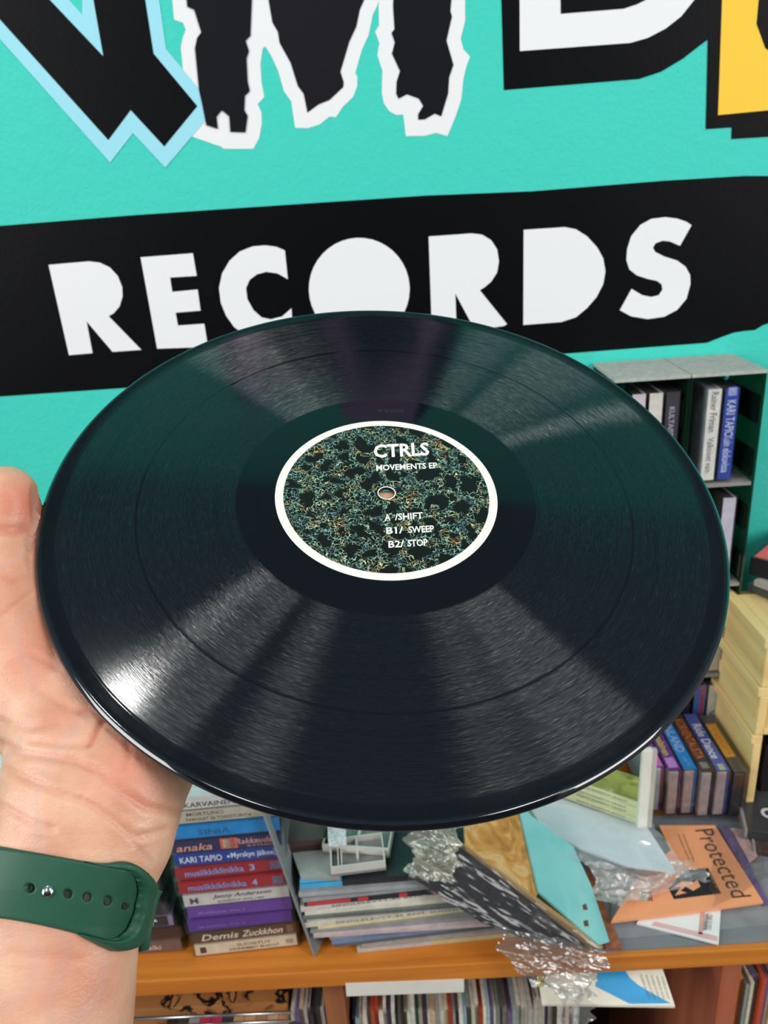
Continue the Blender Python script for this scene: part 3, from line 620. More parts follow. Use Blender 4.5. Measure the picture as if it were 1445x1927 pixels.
for i in range(n_ - 1):
    F.append((i * ncross, nb + 2 * i, nb + 2 * i + 2, (i + 1) * ncross)); F.append((i * ncross + ncross - 1, (i + 1) * ncross + ncross - 1, nb + 2 * i + 3, nb + 2 * i + 1))
lp = ch(mesh('strap_loop', V, F, GR, None, True), ws)
for hx, hy in HO:  # dark floor discs: the shade deep in the holes is put into their colour
    o_h = .0011 if hx > 220 else .0005; y2, t = surf_at(hx, hy, o_h); q0 = body(y2, t, o_h); qn = body(y2, t, .01) - q0; qn /= np.linalg.norm(qn)
    bm = bmesh.new(); bmesh.ops.create_circle(bm, cap_ends=True, segments=20, radius=.00145)
    hf = frombm('hole_shade', bm, flat('0c1512', .6)); hf.matrix_world = Matrix.Translation(q0 + qn * .0002) @ Vector(qn).to_track_quat('Z', 'Y').to_matrix().to_4x4(); sync(); ch(hf, ws)
y2, t = surf_at(*PIN, .0023); pc = body(y2, t, .0023); pn = body(y2, t, .01) - pc; pn /= np.linalg.norm(pn)
bm = bmesh.new(); bmesh.ops.create_uvsphere(bm, u_segments=24, v_segments=12, radius=.0019)
for v in bm.verts: v.co.z *= .45
pin = frombm('strap_pin', bm, flat('d8d8da', .12, .0, metal=1), None, True)
pin.matrix_world = Matrix.Translation(pc + pn * .0003) @ Vector(pn).to_track_quat('Z', 'Y').to_matrix().to_4x4(); sync(); ch(pin, ws); pin['label'] = 'polished silver pin'

# ------------------------------------------------------------------ cassettes
def frame(org, ex, ey, ez):
    m = Matrix.Identity(4)
    for r in range(3): m[r][0] = ex[r]; m[r][1] = ey[r]; m[r][2] = ez[r]; m[r][3] = org[r]
    return m
CW, CD, CT = .109, .070, .0168
CLR = clear('fafafc', .93, .07)
def cassette(M4, label, spine, texts=(), group=None, body_c='3a3634', badge=None, name='cassette', case=None, face=None, cw=CW, cd=CD, ct=CT):
    """origin: middle of the bottom front edge; spine faces -y, length along x, thickness up z"""
    e = empty(name, None, label, 'cassette', group, M4)
    bm = bmesh.new(); addbox(bm, (-cw / 2, 0, 0), (cw / 2, cd, ct)); bmesh.ops.bevel(bm, geom=bm.edges[:], offset=.0007, segments=2, affect='EDGES')
    frombm('case', bm, case or CLR, e)
    bm = bmesh.new(); addbox(bm, (-cw / 2 + .0035, .0011, .0014), (cw / 2 - .0035, .0016, ct - .0014))
    addbox(bm, (-cw / 2 + .0035, .0016, ct - .0019), (cw / 2 - .0035, cd - .006, ct - .0014))
    frombm('inlay_card', bm, flat(spine, .5, .1, 90), e)
    bm = bmesh.new(); addbox(bm, (-cw / 2 + .0045, .005, .0025), (cw / 2 - .0045, cd - .004, ct - .0028)); bmesh.ops.bevel(bm, geom=bm.edges[:], offset=.001, segments=1, affect='EDGES')
    frombm('tape_shell', bm, flat(body_c, .5, .2, 90), e)
    for tx_ in texts:
        s, xc, zc, wd, ht, c = tx_[:6]; sh_ = tx_[6] if len(tx_) > 6 else 0
        text(s, (xc, .00095, zc), (1, 0, 0), (0, 0, 1), wd, ht, flat(c, .5, .03), e, .012, shear=sh_)
    if badge:
        for (x0, x1, z0, z1, c) in badge: box('print_patch', (x0, .00090, z0), (x1, .00108, z1), flat(c, .5, .25, 300), e)
    return e
# stack of cassettes on the left, spines to the front (bottom first)
LS = [
 ('cream spined cassette at the bottom of the left stack', 'd9cfb4', [('SUOSITUT', .008, .0105, .034, .004, '6b5a48'), ('KAUNEIMMAT MUISTOT', .008, .005, .05, .0035, '6b5a48')], [(-.046, -.040, .004, .012, '3b3430'), (.040, .047, .005, .011, 'a79d8a')]),
 ('dark brown cassette with cream script lettering, second from the bottom of the left stack', '4e3c2e', [('Demis', -.024, .008, .036, .0085, 'e6dccb', .3), ('Zuckkhon', .018, .008, .040, .0085, 'e6dccb', .3)], [(.042, .048, .003, .013, '77685a')]),
 ('purple spined cassette with a bright case edge, lower of the two purple ones', '5d3390', [('MUSIIKKIA, VOL 2', -.018, .006, .045, .0034, '8a6cb8')], []),
 ('purple spined cassette directly under the white Jenny tape', '6a3f9c', [('MUSIIKKIA, VOL 1', -.018, .006, .045, .0034, '9a80c4')], []),
 ('white spined cassette with black handwritten Jenny lettering', 'cfcac2', [('Jenny Andersson', .006, .0105, .056, .0062, '33302e', .35), ('SUOSITUT 1972-1989', .004, .004, .045, .0028, '5c5854'), ('M', -.041, .008, .008, .008, '5a4f6a')], []),
 ('red spined cassette with blue lettering, lower of the two red ones', 'a31f2c', [('musiikkiklinikka', -.014, .008, .056, .0075, '7fa0dc'), ('4', .022, .008, .005, .008, '9ab4e6')], [(.039, .049, .003, .013, '7d6a8c')]),
 ('red spined cassette with blue lettering, upper of the two red ones', '9c2230', [('musiikkiklinikka', -.014, .008, .056, .0075, '86a6e0'), ('3', .022, .008, .005, .008, '9ab4e6')], [(.039, .049, .003, .013, '7d6a8c')]),
 ('royal blue cassette with white block and script lettering', '1f3f93', [('KARI TAPIO', -.026, .0078, .040, .0075, 'dfe8f6'), ('•', 0.0, .008, .003, .003, 'dfe8f6'), ('Myrskyn jälkeen', .024, .008, .043, .0085, 'dfe8f6')], [(.043, .049, .004, .013, '7f92c8')]),
 ('navy cassette with pink script and a small framed picture on its spine', '2a2a55', [('anaka', -.030, .007, .034, .0085, 'e09a90', .3), ('Rakkauden', .028, .0095, .038, .0065, 'd69a98', .3), ('KYYNEL', .031, .0035, .024, .0025, 'b98a90')], [(-.006, .010, .0022, .0145, 'd9644e'), (-.0035, .0075, .0035, .0132, 'd8cfae')]),
 ('bright sky blue cassette in the middle of the left stack', '1786c8', [('SINIÄ', -.010, .008, .030, .008, '0f5f9a')], []),
 ('cream grey cassette with two lines of fine type above the sky blue one', 'b9b3a0', [('MORTUNO', -.016, .0112, .034, .0042, '5a564c'), ('PARHAAT 26 TOIVOTUINTA', -.004, .0052, .060, .0040, '5a564c')], []),
 ('white cassette with bold dark lettering at the top of the left stack', 'cdccc8', [('KARVAINEN MIES', .0, .006, .066, .0055, '3a3a3c')], []),
]
rnd = random.Random(5)
LS2 = []
for k, (lb, c, tx_, bd) in enumerate(LS):
    x0 = -.1815 - (.0022 if k in (5, 6) else 0) + rnd.uniform(-.0012, .0012); y0 = .5575 + rnd.uniform(-.0008, .0012)
    a = R(3.2 + rnd.uniform(-.8, .8)); ca_, sa = math.cos(a), math.sin(a)
    Mx = frame((x0, y0, DESK + .0002 + k * .01695), (ca_, sa, 0), (-sa, ca_, 0), (0, 0, 1))
    LS2.append(cassette(Mx, lb, c, tx_, 'cassettes in the tall left stack', 'b8b2a8' if k in (4, 11) else '3a3634', bd))
# partly hidden stack further left
L2 = [('grey brown cassette at the bottom of the half hidden stack beside the wrist', '6a5650', [('vielki', .02, .007, .02, .006, 'cfc4bc')], '3a3030'),
      ('black cassette second in the half hidden stack beside the wrist', '1a1c26', [], '222'),
      ('lilac and black cassette with a white swirl in the half hidden stack', '8f7c9c', [], '333'),
      ('dark cassette with a white swirl, fourth up in the half hidden stack', '34333c', [], '333'),
      ('black cassette loosely topping the half hidden stack', '191a20', [], '222'), ('charcoal cassette tilted on the half hidden stack by the wrist', '2a2b33', [], '222'),
      ('black glossy cassette highest in the half hidden stack by the wrist', '15161b', [], '222')]
for k, (lb, c, tx_, bc_) in enumerate(L2):
    a = R(2 + rnd.uniform(-2, 2)); ca_, sa = math.cos(a), math.sin(a); xo = -.299 + [0, .001, -.003, -.006, -.012, -.008, -.010][k]
    e = cassette(frame((xo, .560 + rnd.uniform(0, .002), DESK + .0002 + k * .01695), (ca_, sa, 0), (-sa, ca_, 0), (0, 0, 1)), lb, c, tx_, 'cassettes in the half hidden left stack', '2a2628')
    if k in (2, 3):
        bm = bmesh.new()
        for r0, xx in ((.0055, .030), (.003, .031)):
            for i in range(20):
                t0 = 5.0 * i / 20; t1 = 5.0 * (i + 1) / 20; rr = r0
                pts = [(xx + rr * math.cos(t0), .0009, .0083 + rr * math.sin(t0) * .8), (xx + rr * math.cos(t1), .0009, .0083 + rr * math.sin(t1) * .8), (xx + (rr - .0015) * math.cos(t1), .0009, .0083 + (rr - .0015) * math.sin(t1) * .8), (xx + (rr - .0015) * math.cos(t0), .0009, .0083 + (rr - .0015) * math.sin(t0) * .8)]
                bm.faces.new([bm.verts.new(p) for p in pts])
        frombm('swirl_print', bm, flat('e6e2e6', .5), e); box('print_patch', (.018, .00092, .002), (.046, .00105, .0148), flat('222228', .5), e)
# smoked divider plate right of the stack
dv = prism('divider_plate', [ony(591, 1803, .549), ony(492, 1528, .549) + np.array([0, .0, 0]), ony(560, 1520, .66), onz(640, 1690, DESK)], (.0022, 0, 0), clear('b4b8ba', .22, .2, milk='8c9092'))
tag(dv, 'smoked grey plastic divider plate standing right of the tall cassette stack', 'divider')

# ------------------------------------------------------------------ acrylic rack on the right with standing cassettes
RZ = [CAMZ - .696 + .0002, CAMZ - .571, CAMZ - .4465, CAMZ - .3215, CAMZ - .1965]
SMK = clear('6f9a86', .62, .08, milk='1c3a2c'); SMD = clear('4a6a58', .62, .1, milk='142a20')
GTOP = flat('aeb2ac', .75, .14, 160, bmp=.3); SHB = flat('8f8c88', .5, .1)
def rack(x0, x1, label):
    e = empty('cassette_rack', (x0, .80, DESK), label, 'rack', 'smoked acrylic cassette racks'); sync()
    ch(box('side_panel', (x1 - .0022, .80, RZ[0]), (x1, WALL - .004, RZ[4]), SMK), e)
    ch(box('side_panel', (x0, .80, RZ[0]), (x0 + .0022, WALL - .004, RZ[4]), SMK), e)
    for k in range(4):
        ch(box('shelf_board', (x0 + .0024, .801, RZ[k] - (0 if k == 0 else .0)), (x1 - .0024, WALL - .005, RZ[k] + .004), SHB), e)
        for z in (.006, .066):
            ch(box('side_rib', (x1 - .0050, .803, RZ[k] + z + (.004)), (x1 - .0024, WALL - .006, RZ[k] + z + .034), SMD), e)
    ch(box('top_board', (x0, .7985, RZ[4]), (x1 - .0006, WALL - .003, RZ[4] + .0035), GTOP), e)
    return e
xj = ony(1302, 703, .8)[0]
rack(xj, .3915, 'smoked cassette rack with a grey speckled top, nearest the drawers')
rack(xj - .080, xj - .0008, 'smoked cassette rack left of the blue spined tape, partly behind the record')
def stand(px_, ptop, lvl, label, c, texts, xw=CT, dy=.803, badge=None, body_c='3a3634', tilt=0, x=None):
    xc = x if x is not None else ony(px_, ptop, .803)[0]
    ex = (math.sin(R(tilt)), 0, math.cos(R(tilt))); ez = (-math.cos(R(tilt)), 0, math.sin(R(tilt)))
    return cassette(frame((xc + CT / 2, dy, RZ[lvl] + .0043 + CW / 2), ex, (0, 1, 0), ez), label, c, texts, 'cassettes standing in the rack', body_c, badge)
# texts are mirrored up/down so that they read downwards
def dn(s, xc, zc, wd, ht, c): return (s, xc, zc, wd, ht, c)
def stand2(x, lvl, label, c, texts, badge=None, body_c='3a3634'):
    # reading direction downwards: x axis -> -z
    return cassette(frame((x - CT / 2, .803, RZ[lvl] + .0043 + CW / 2), (0, 0, -1), (0, 1, 0), (1, 0, 0)), label, c, texts, 'cassettes standing in the rack', body_c, badge)
xb = ony(1379, 740, .803)[0]
stand2(xb, 3, 'deep blue cassette with white lettering standing in the top right compartment', '2f49a4', [('KARI TAPIO', -.018, .0088, .040, .0095, 'c9d4ee'), ('Kuin elokuvissa', .022, .0088, .042, .0090, 'c9d4ee')], [(-.052, -.043, .004, .013, '9aa6d8')])
stand2(xb - .0182, 3, 'white spined cassette with thin grey lettering beside the deep blue one', 'e3e2da', [('Rainer Friman', -.026, .0085, .044, .0075, '6e706c'), ('Valkoiset vain', .022, .0085, .040, .007, '6e706c')], body_c='aab4b8')
x3 = ony(1268, 745, .803)[0]
stand2(x3, 3, 'dark grey cassette with small white lettering, right of the plain white one in the rack', '3c3a42', [('KULTAISET VUODET', .0, .008, .070, .0060, 'b9b6bc')])
stand2(x3 - .0180, 3, 'plain white spined cassette in the left rack', 'dddad0', [])
stand2(x3 - .0362, 3, 'pinkish white cassette half hidden by the record edge', 'd8ccd0', [])
stand2(ony(1372, 960, .803)[0], 2, 'lilac white cassette in the second compartment from the top', 'c9c4d2', [])
stand2(ony(1351, 1200, .803)[0], 1, 'beige cassette in the third compartment from the top', 'bfb0a0', [])
stand2(ony(1342, 1330, .803)[0], 0, 'white cassette with grey lettering at the rack bottom', 'c9c8bc', [('Ville', .0, .008, .03, .006, '6a6a88')])
stand2(ony(1316, 1330, .803)[0], 0, 'blue cassette with a pink stripe at the rack bottom', '3f6fb0', [], [(-.052, .052, .009, .0135, 'b03a6a')])
stand2(ony(1316, 1330, .803)[0] - .0185, 0, 'dark navy cassette at the rack bottom next to the blue one', '1d2440', [])

# ------------------------------------------------------------------ row of cassettes with spines upward
XR0 = .2660
def row(k, label, c, texts, badge=None, case=None, body_c='7a6a66', y=.694):
    x = XR0 + k * .0174
    e = cassette(frame((x + CT, y + CW / 2 - 0 * k, DESK + .0062 + CD), (0, -1, 0), (0, 0, -1), (-1, 0, 0)) @ Matrix.Identity(4), label, c, texts, 'cassettes standing with spines up', body_c, badge, case=case)
    return e
MILK = clear('d8d4d4', .62, .15, milk='c6c0c4')
# the frame above puts local x -> -y (towards the viewer), -y face upwards
def rowm(k, y): x = XR0 + k * .0174; return frame((x + CT, y + CW / 2, DESK + .0070 + CD), (0, -1, 0), (0, 0, -1), (1, 0, 0))
def rowc(k, label, c, texts, badge=None, y=.695, case=None, body_c='a3928f'):
    x = XR0 + k * .0174
    # right-handed: ex=-Y, ey=-Z, ez=+X
    return cassette(frame((x, y + CW / 2, DESK + .0070 + CD), (0, -1, 0), (0, 0, -1), (1, 0, 0)), label, c, texts, 'cassettes standing with spines up', body_c, badge, case=case or CLR)
rowc(0, 'magenta and violet cassette at the left end of the upright row', '8e3f96', [('UUDET', -.004, .0085, .026, .007, '9fd0b4')], [(.026, .050, .002, .0145, 'd870c4')], y=.702, body_c='a0a7ad')
rowc(1, 'violet cassette with yellow lettering in the upright row', '6b3a8a', [('Suomalainen', .0, .0085, .052, .009, 'e0c93a')], [(.030, .047, .003, .0135, 'c88fd8')])
rowc(2, 'sky blue cassette with pinkish lettering in the upright row', '2c86cc', [('FINLAND', -.006, .0085, .056, .010, '9fb4e0'), ('pop 92', .038, .0085, .016, .006, '7ab0e0')])
rowc(3, 'black cassette with bold orange lettering in the upright row', '3a3230', [('KORVENTAUSTA', -.006, .0085, .072, .0105, 'd8702a')], [(.036, .046, .004, .0125, '8a8680')], y=.690)
rowc(4, 'blue cassette with white Dance lettering in the upright row', '4a5aa8', [('Ride Dance', .0, .0085, .062, .0105, 'e4e4e0')], [(.040, .050, .005, .012, 'b0b49a')], y=.690)
rowc(5, 'black cased cassette with an orange striped label at the right end of the upright row', '4a4640', [('TAPEKASETTI', -.004, .0085, .056, .004, '7a4a1c')], [(-.034, .026, .0025, .014, 'd8922a')], y=.686, body_c='17161b')
# the black case hides its card: give it a label strip on top

# ------------------------------------------------------------------ flat things on the shelf top, right half
GREY = flat('777a7c', .35, .12, 30)
def pz(pts, z): return [onz(x, y, z) for x, y in pts]
def slab(name, pts, z, th, mat, label=None, cat=None, group=None, parent=None):
    o = prism(name, pz(pts, z), (0, 0, -th), mat)
    if label: tag(o, label, cat, group)
    if parent: ch(o, parent)
    return o
slab('plastic_sleeve', [(1128, 1790), (1470, 1769), (1470, 1600), (1395, 1530), (1040, 1540), (1050, 1640)], DESK + .0022, .0020, flat('7b7e82', .25, .12, 30), 'grey plastic sheet lying under the orange flyer along the shelf edge', 'sleeve')
slab('plastic_sleeve', [(1150, 1768), (1470, 1738), (1470, 1620), (1150, 1640)], DESK + .0036, .0012, flat('85888c', .2, .15, 40), 'second grey plastic sleeve with a pale front edge under the orange flyer', 'sleeve')
lf = slab('leaflet', [(1198, 1737), (1352, 1776), (1357, 1700), (1230, 1690)], DESK + .0062, .0022, flat('e9e8e6', .5, .03), 'white leaflet with a pink stripe sticking out under the orange flyer', 'leaflet'); sync()
ch(slab('pink_stripe', [(1225, 1741), (1350, 1772), (1350, 1762), (1232, 1734)], DESK + .0065, .0002, flat('dfb0b4', .5)), lf)
ch(slab('pink_stripe', [(1318, 1717), (1326, 1717), (1322, 1758), (1314, 1758)], DESK + .0065, .0002, flat('d8a094', .5)), lf)
def ztext(s, p0, p1, up, z, mat, par, bold=.0, h=None, shear=0, name='lettering'):
    a = onz(*p0, z); b = onz(*p1, z); ex = b - a; wd = np.linalg.norm(ex); ex /= wd
    ey = np.cross((0, 0, 1), ex); c = (a + b) / 2 + ey * h / 2
    return ch(text(s, c, ex, ey, wd, h, mat, None, bold, name, shear), par)
ztext('TUOTE NRO', (1338, 1752), (1341, 1722), None, DESK + .0066, flat('5a5a62'), lf, 0, .006)
ztext('MUSIIKIN KULTA', (1330, 1752), (1333, 1722), None, DESK + .0066, flat('5a5a62'), lf, 0, .004)
fz = DESK + .0110
fl = slab('flyer', [(1150, 1734), (1300, 1716), (1436, 1697), (1400, 1640), (1345, 1553), (1240, 1553), (1262, 1600), (1200, 1650)], fz, .0030, flat('f3a273', .45, .04, 30), 'orange flyer with dark Protected lettering on the shelf below the upright cassettes', 'flyer'); sync()
DK = flat('4a3a36', .5)
ztext('Protected', (1307, 1562), (1378, 1690), None, fz + .0003, DK, fl, .0, .020)
pb = ch(slab('picture_print', [(1258, 1672), (1268, 1692), (1357, 1681), (1332, 1633), (1286, 1639)], fz + .0002, .0002, flat('232428', .4)), fl)
fig = slab('figure_print', [(1262, 1674), (1283, 1658), (1305, 1660), (1312, 1655), (1318, 1668), (1304, 1676), (1290, 1668), (1280, 1676), (1292, 1680), (1270, 1685), (1282, 1668)], fz + .0005, .0002, flat('f0a87c', .5)); orient(fig, pb)
orient(ztext('My Life So Far', (1330, 1641), (1345, 1672), None, fz + .0005, flat('e0a080'), fl, 0, .006), pb)
ztext('LEVYJÄ JA KASETTEJA', (1283, 1570), (1303, 1622), None, fz + .0003, DK, fl, 0, .003)
ztext('MYYDÄÄN JA OSTETAAN', (1273, 1570), (1296, 1622), None, fz + .0003, DK, fl, 0, .003)
for k in range(6):
    ch(slab('barcode_bar', [(1203 + k * 4, 1678), (1205 + k * 4, 1678), (1208 + k * 4, 1695), (1206 + k * 4, 1695)], fz + .0003, .0002, DK), fl)
# purple / pale sleeve edges behind the flyer
slab('paper_sleeve', [(1352, 1556), (1372, 1553), (1448, 1700), (1436, 1702)], DESK + .0070, .0025, flat('6a5a86', .5, .2), 'thin purple sleeve edge showing right of the orange flyer', 'sleeve')
slab('paper_sleeve', [(1375, 1558), (1400, 1560), (1425, 1610), (1410, 1622)], DESK + .0078, .0020, flat('c8a4a0', .5, .2), 'pale pink paper piece right of the purple sleeve edge', 'sleeve')
# clear sheets over the flyer
CS = clear('f4f4f6', .80, .12, .35, 35, milk='dfe3e6')
tag(film('plastic_wrap', pz([(1100, 1615), (1290, 1640), (1170, 1712), (1120, 1700)], DESK + .018), clear('f0f0f0', .62, .08, .8, 60, milk='d0ccc8', gloss=.12), .0045, 3), 'crumpled clear plastic wrap left of the orange flyer', 'plastic wrap')
tag(film('plastic_wrap', pz([(1180, 1640), (1300, 1620), (1340, 1660), (1215, 1690)], fz + .004), CS, .003, 9), 'thin clear plastic fold across the orange flyer', 'plastic wrap')
tag(film('plastic_wrap', pz([(1330, 1560), (1420, 1560), (1447, 1650), (1340, 1710)], fz + .002), clear('f6f6f8', .84, .12, .2, 20), .0015, 12), 'smooth clear bag lying over the right half of the orange flyer', 'plastic wrap')

# pale green-cream slim cases with a picture cover
ed = np.array([-.84, .54]); ed /= np.linalg.norm(ed); dd = np.array([ed[1], -ed[0]]); dd = -dd if dd[1] < 0 else dd
p0 = onz(1206, 1553, DESK + .040)[:2]
cz = DESK + .040
def greens(name='slim_case'):
    for k in range(4):
        z = cz + k * .0072; sh_ = [0, .001, -.0006, .0008][k]
        o0 = p0 + dd * sh_
        exv = -ed  # reading direction left to right in view
        org = o0 + ed * .0625
        e = empty('slim_case', None, ['pale green slim case at the bottom of the small tilted pile', 'pale green slim case second from the bottom of the tilted pile', 'pale green slim case third from the bottom of the tilted pile', 'slim case with a green and grey painted cover on top of the tilted pile'][k], 'case', 'slim cases in the tilted pile',
                  frame((org[0], org[1], z), (exv[0], exv[1], 0), (dd[0], dd[1], 0), (0, 0, 1)))
        box('case_body', (-.0625, 0, 0), (.0625, .040, .0070), flat('d9dcae', .4, .06), e, .0006)
        text('RAATA SAARETUT LAULUT', (.018, -.0003, .0036), (1, 0, 0), (0, 0, 1), .055, .0026, flat('5a5c48'), e, 0)
        if k == 3:
            m, nt, p = newmat('painted_cover'); tc = N(nt, 'ShaderNodeTexCoord'); n = N(nt, 'ShaderNodeTexNoise', i_Scale=26.0, i_Detail=3.0, i_Distortion=2.0)
            nt.links.new(tc.outputs['Object'], n.inputs['Vector']); nt.links.new(ramp(nt, n.outputs[0], [(.32, srgb('5c6440')), (.45, srgb('9aa055')), (.58, srgb('a8ac60')), (.66, srgb('c9c4a8')), (.75, srgb('d8b070'))]), p.inputs['Base Color'])
            p.inputs['Roughness'].default_value = .3
            box('cover_picture', (-.061, .002, .0070), (.061, .039, .0074), m, e)
greens()
wx = ony(1199, 1550, p0[1] - .008)[0]; wzt = ony(1203, 1414, p0[1] - .007)[2]
wc = empty('case', (wx, p0[1] - .007, DESK + .0425), 'milky white plastic case standing upright at the right end of the tilted pile', 'case'); sync()
ch(box('case_body', (wx + .001, p0[1] - .007, DESK + .0425), (wx + .0115, p0[1] - .0006, wzt), flat('e4e2d6', .3, .05), None, .0008), wc)
ch(box('case_lid', (wx + .0117, p0[1] - .0065, DESK + .0425), (wx + .0165, p0[1] - .0006, wzt - .001), clear('f0f0ea', .5, .1, milk='d8d6cc'), None, .0006), wc)
# white inner sleeve in clear poly bag
def curved(name, P, th, mat, label, cat):
    return tag(prism(name, P, (0, 0, -th), mat), label, cat)
curved('inner_sleeve', pz([(985, 1500), (1080, 1490), (1210, 1545), (1246, 1600), (1270, 1640), (1180, 1628), (1090, 1596), (1020, 1556)], DESK + .036), .003, flat('d3d9df', .35, .05, 12), 'white inner sleeve in clear plastic between the aqua sleeve and the orange flyer', 'sleeve')
for k in range(4):
    tag(box('record_case', (.176 + .002 * k, .640, DESK + .0024 + k * .0076), (.238 - .001 * k, .712, DESK + .0098 + k * .0076), flat(['8a8c90', 'a8a49c', '5c6068', 'b8b4ac'][k], .4, .1), None, .0006), '%s case under the white inner sleeve' % ['grey', 'beige', 'slate', 'pale'][k], 'case', 'cases propping up the white inner sleeve')
tag(film('plastic_wrap', pz([(960, 1500), (1215, 1545), (1300, 1655), (1080, 1625)], DESK + .042), clear('f6f8fa', .82, .1, .25, 22, milk='e4e8ec'), .0022, 21), 'clear plastic sleeve film over the white inner sleeve', 'plastic wrap')

# ------------------------------------------------------------------ leaning sleeves in the middle
A3 = onz(868, 1588, DESK + .118); B3 = onz(1133, 1786, DESK + .010)
edge3 = B3 - A3; npl = np.cross(edge3, np.array([.25, 1, .06])); npl /= np.linalg.norm(npl); npl = npl if npl[2] > 0 else -npl
def lean(name, pts, lift, th, mat, label=None, parent=None, cat='sleeve'):
    P = [onpl(x, y, A3 + npl * lift, npl) for x, y in pts]
    o = prism(name, P, -npl * th, mat)
    if label: tag(o, label, cat, 'sleeves leaning in the middle')
    if parent: ch(o, parent)
    return o
def mottled(name, stops, scale, dist=1.0, rough=.4):
    m, nt, p = newmat(name); tc = N(nt, 'ShaderNodeTexCoord'); n = N(nt, 'ShaderNodeTexNoise', i_Scale=scale, i_Detail=4.0, i_Distortion=dist)
    nt.links.new(tc.outputs['Object'], n.inputs['Vector']); nt.links.new(ramp(nt, n.outputs[0], [(a, srgb(c)) for a, c in stops]), p.inputs['Base Color'])
    p.inputs['Roughness'].default_value = rough; return m
om = mottled('ochre_picture', [(.35, 'a9763c'), (.5, 'c8924e'), (.6, 'd9b078'), (.7, 'a88a68')], 30, 2)
lean('record_sleeve', [(876, 1597), (872, 1500), (965, 1495), (1014, 1676), (1008, 1690)], .0, .002, om, 'ochre pictured record sleeve leaning behind the black wrapped one')
aq = mottled('aqua_print', [(.3, '6fbfc2'), (.6, '8fd0cf'), (.75, 'a6dcd8')], 14)
aqo = lean('record_sleeve', [(972, 1500), (1000, 1535), (1078, 1592), (1112, 1665), (1147, 1772), (1128, 1778), (1014, 1678)], .003, .0025, aq, 'aqua record sleeve leaning right of the ochre pictured one'); sync()
lean('printed_mark', [(1096, 1703), (1103, 1700), (1106, 1712), (1098, 1712)], .0034, .0003, flat('5a4a40'), None, aqo)
lean('printed_mark', [(1098, 1733), (1106, 1731), (1108, 1743), (1100, 1743)], .0034, .0003, flat('5a4a40'), None, aqo)
slab('record_sleeve', [(1090, 1640), (1112, 1640), (1172, 1786), (1140, 1786)], DESK + .0050, .0012, flat('9a5a3c', .5, .3, 200), 'rust brown sleeve strip along the right edge of the aqua sleeve', 'sleeve')
# golden brown board edges
lean('record_sleeve', [(862, 1583), (876, 1590), (1136, 1782), (1126, 1787)], .001, .006, flat('a8865a', .5, .1), 'pale brown cardboard sleeve edge running diagonally above the black wrapped sleeve')
bk_n = np.array([-.25, -.75, .55]); bk_n /= np.linalg.norm(bk_n)
C3 = onz(770, 1652, DESK + .103)
bn3 = np.cross(B3 - A3, C3 - A3); bn3 /= np.linalg.norm(bn3); bn3 = bn3 if bn3[2] > 0 else -bn3
def blk(name, pts, lift, th, mat): return prism(name, [onpl(x, y, A3 + bn3 * lift, bn3) for x, y in pts], -bn3 * th, mat)
tag(blk('record_sleeve', [(856, 1588), (1122, 1786), (990, 1768), (905, 1735), (775, 1652), (800, 1600)], 0, .003, mottled('black_print', [(.35, '15161a'), (.6, '2a2a2e'), (.72, '4a4644')], 24, 2, .25)), 'black record sleeve in clear wrap leaning diagonally over the pile of thin sleeves', 'sleeve', 'sleeves leaning in the middle')
BF = clear('f2f2f2', .86, .16, .22, 24, milk='77777a', gloss=.035)
def blkq(pts, lift): return [onpl(x, y, A3 + bn3 * lift, bn3) for x, y in pts]
tag(film('plastic_wrap', blkq([(846, 1572), (1135, 1788), (985, 1775), (765, 1655)], .003), BF, .0014, 31, 80), 'shiny clear wrap around the black leaning sleeve', 'plastic wrap')
GL = clear('efeee6', .66, .06, .9, 60, milk='b4b2a4', gloss=.14)
tag(film('plastic_wrap', blkq([(790, 1520), (870, 1550), (850, 1655), (760, 1640)], .004), GL, .006, 41, 60), 'crumpled clear plastic at the upper end of the black wrapped sleeve', 'plastic wrap')
hang = [ony(925, 1735, .528), ony(1132, 1778, .529), ony(1105, 1868, .512), ony(990, 1846, .512)]
tag(film('plastic_wrap', hang, clear('f0f0f0', .60, .06, .8, 45, milk='6e6e6e', gloss=.14), .0045, 51, 80), 'crumpled clear bag end hanging over the wooden shelf edge', 'plastic wrap')
tag(film('plastic_wrap', [ony(1050, 1866, .512), ony(1106, 1866, .512), ony(1112, 1960, .515), ony(1066, 1960, .515)], clear('f4f4f2', .80, .05, 1.0, 50, milk='a8aaaa', gloss=.16), .004, 61, 50), 'narrow crumpled tail of clear plastic in front of the shelf records', 'plastic wrap')

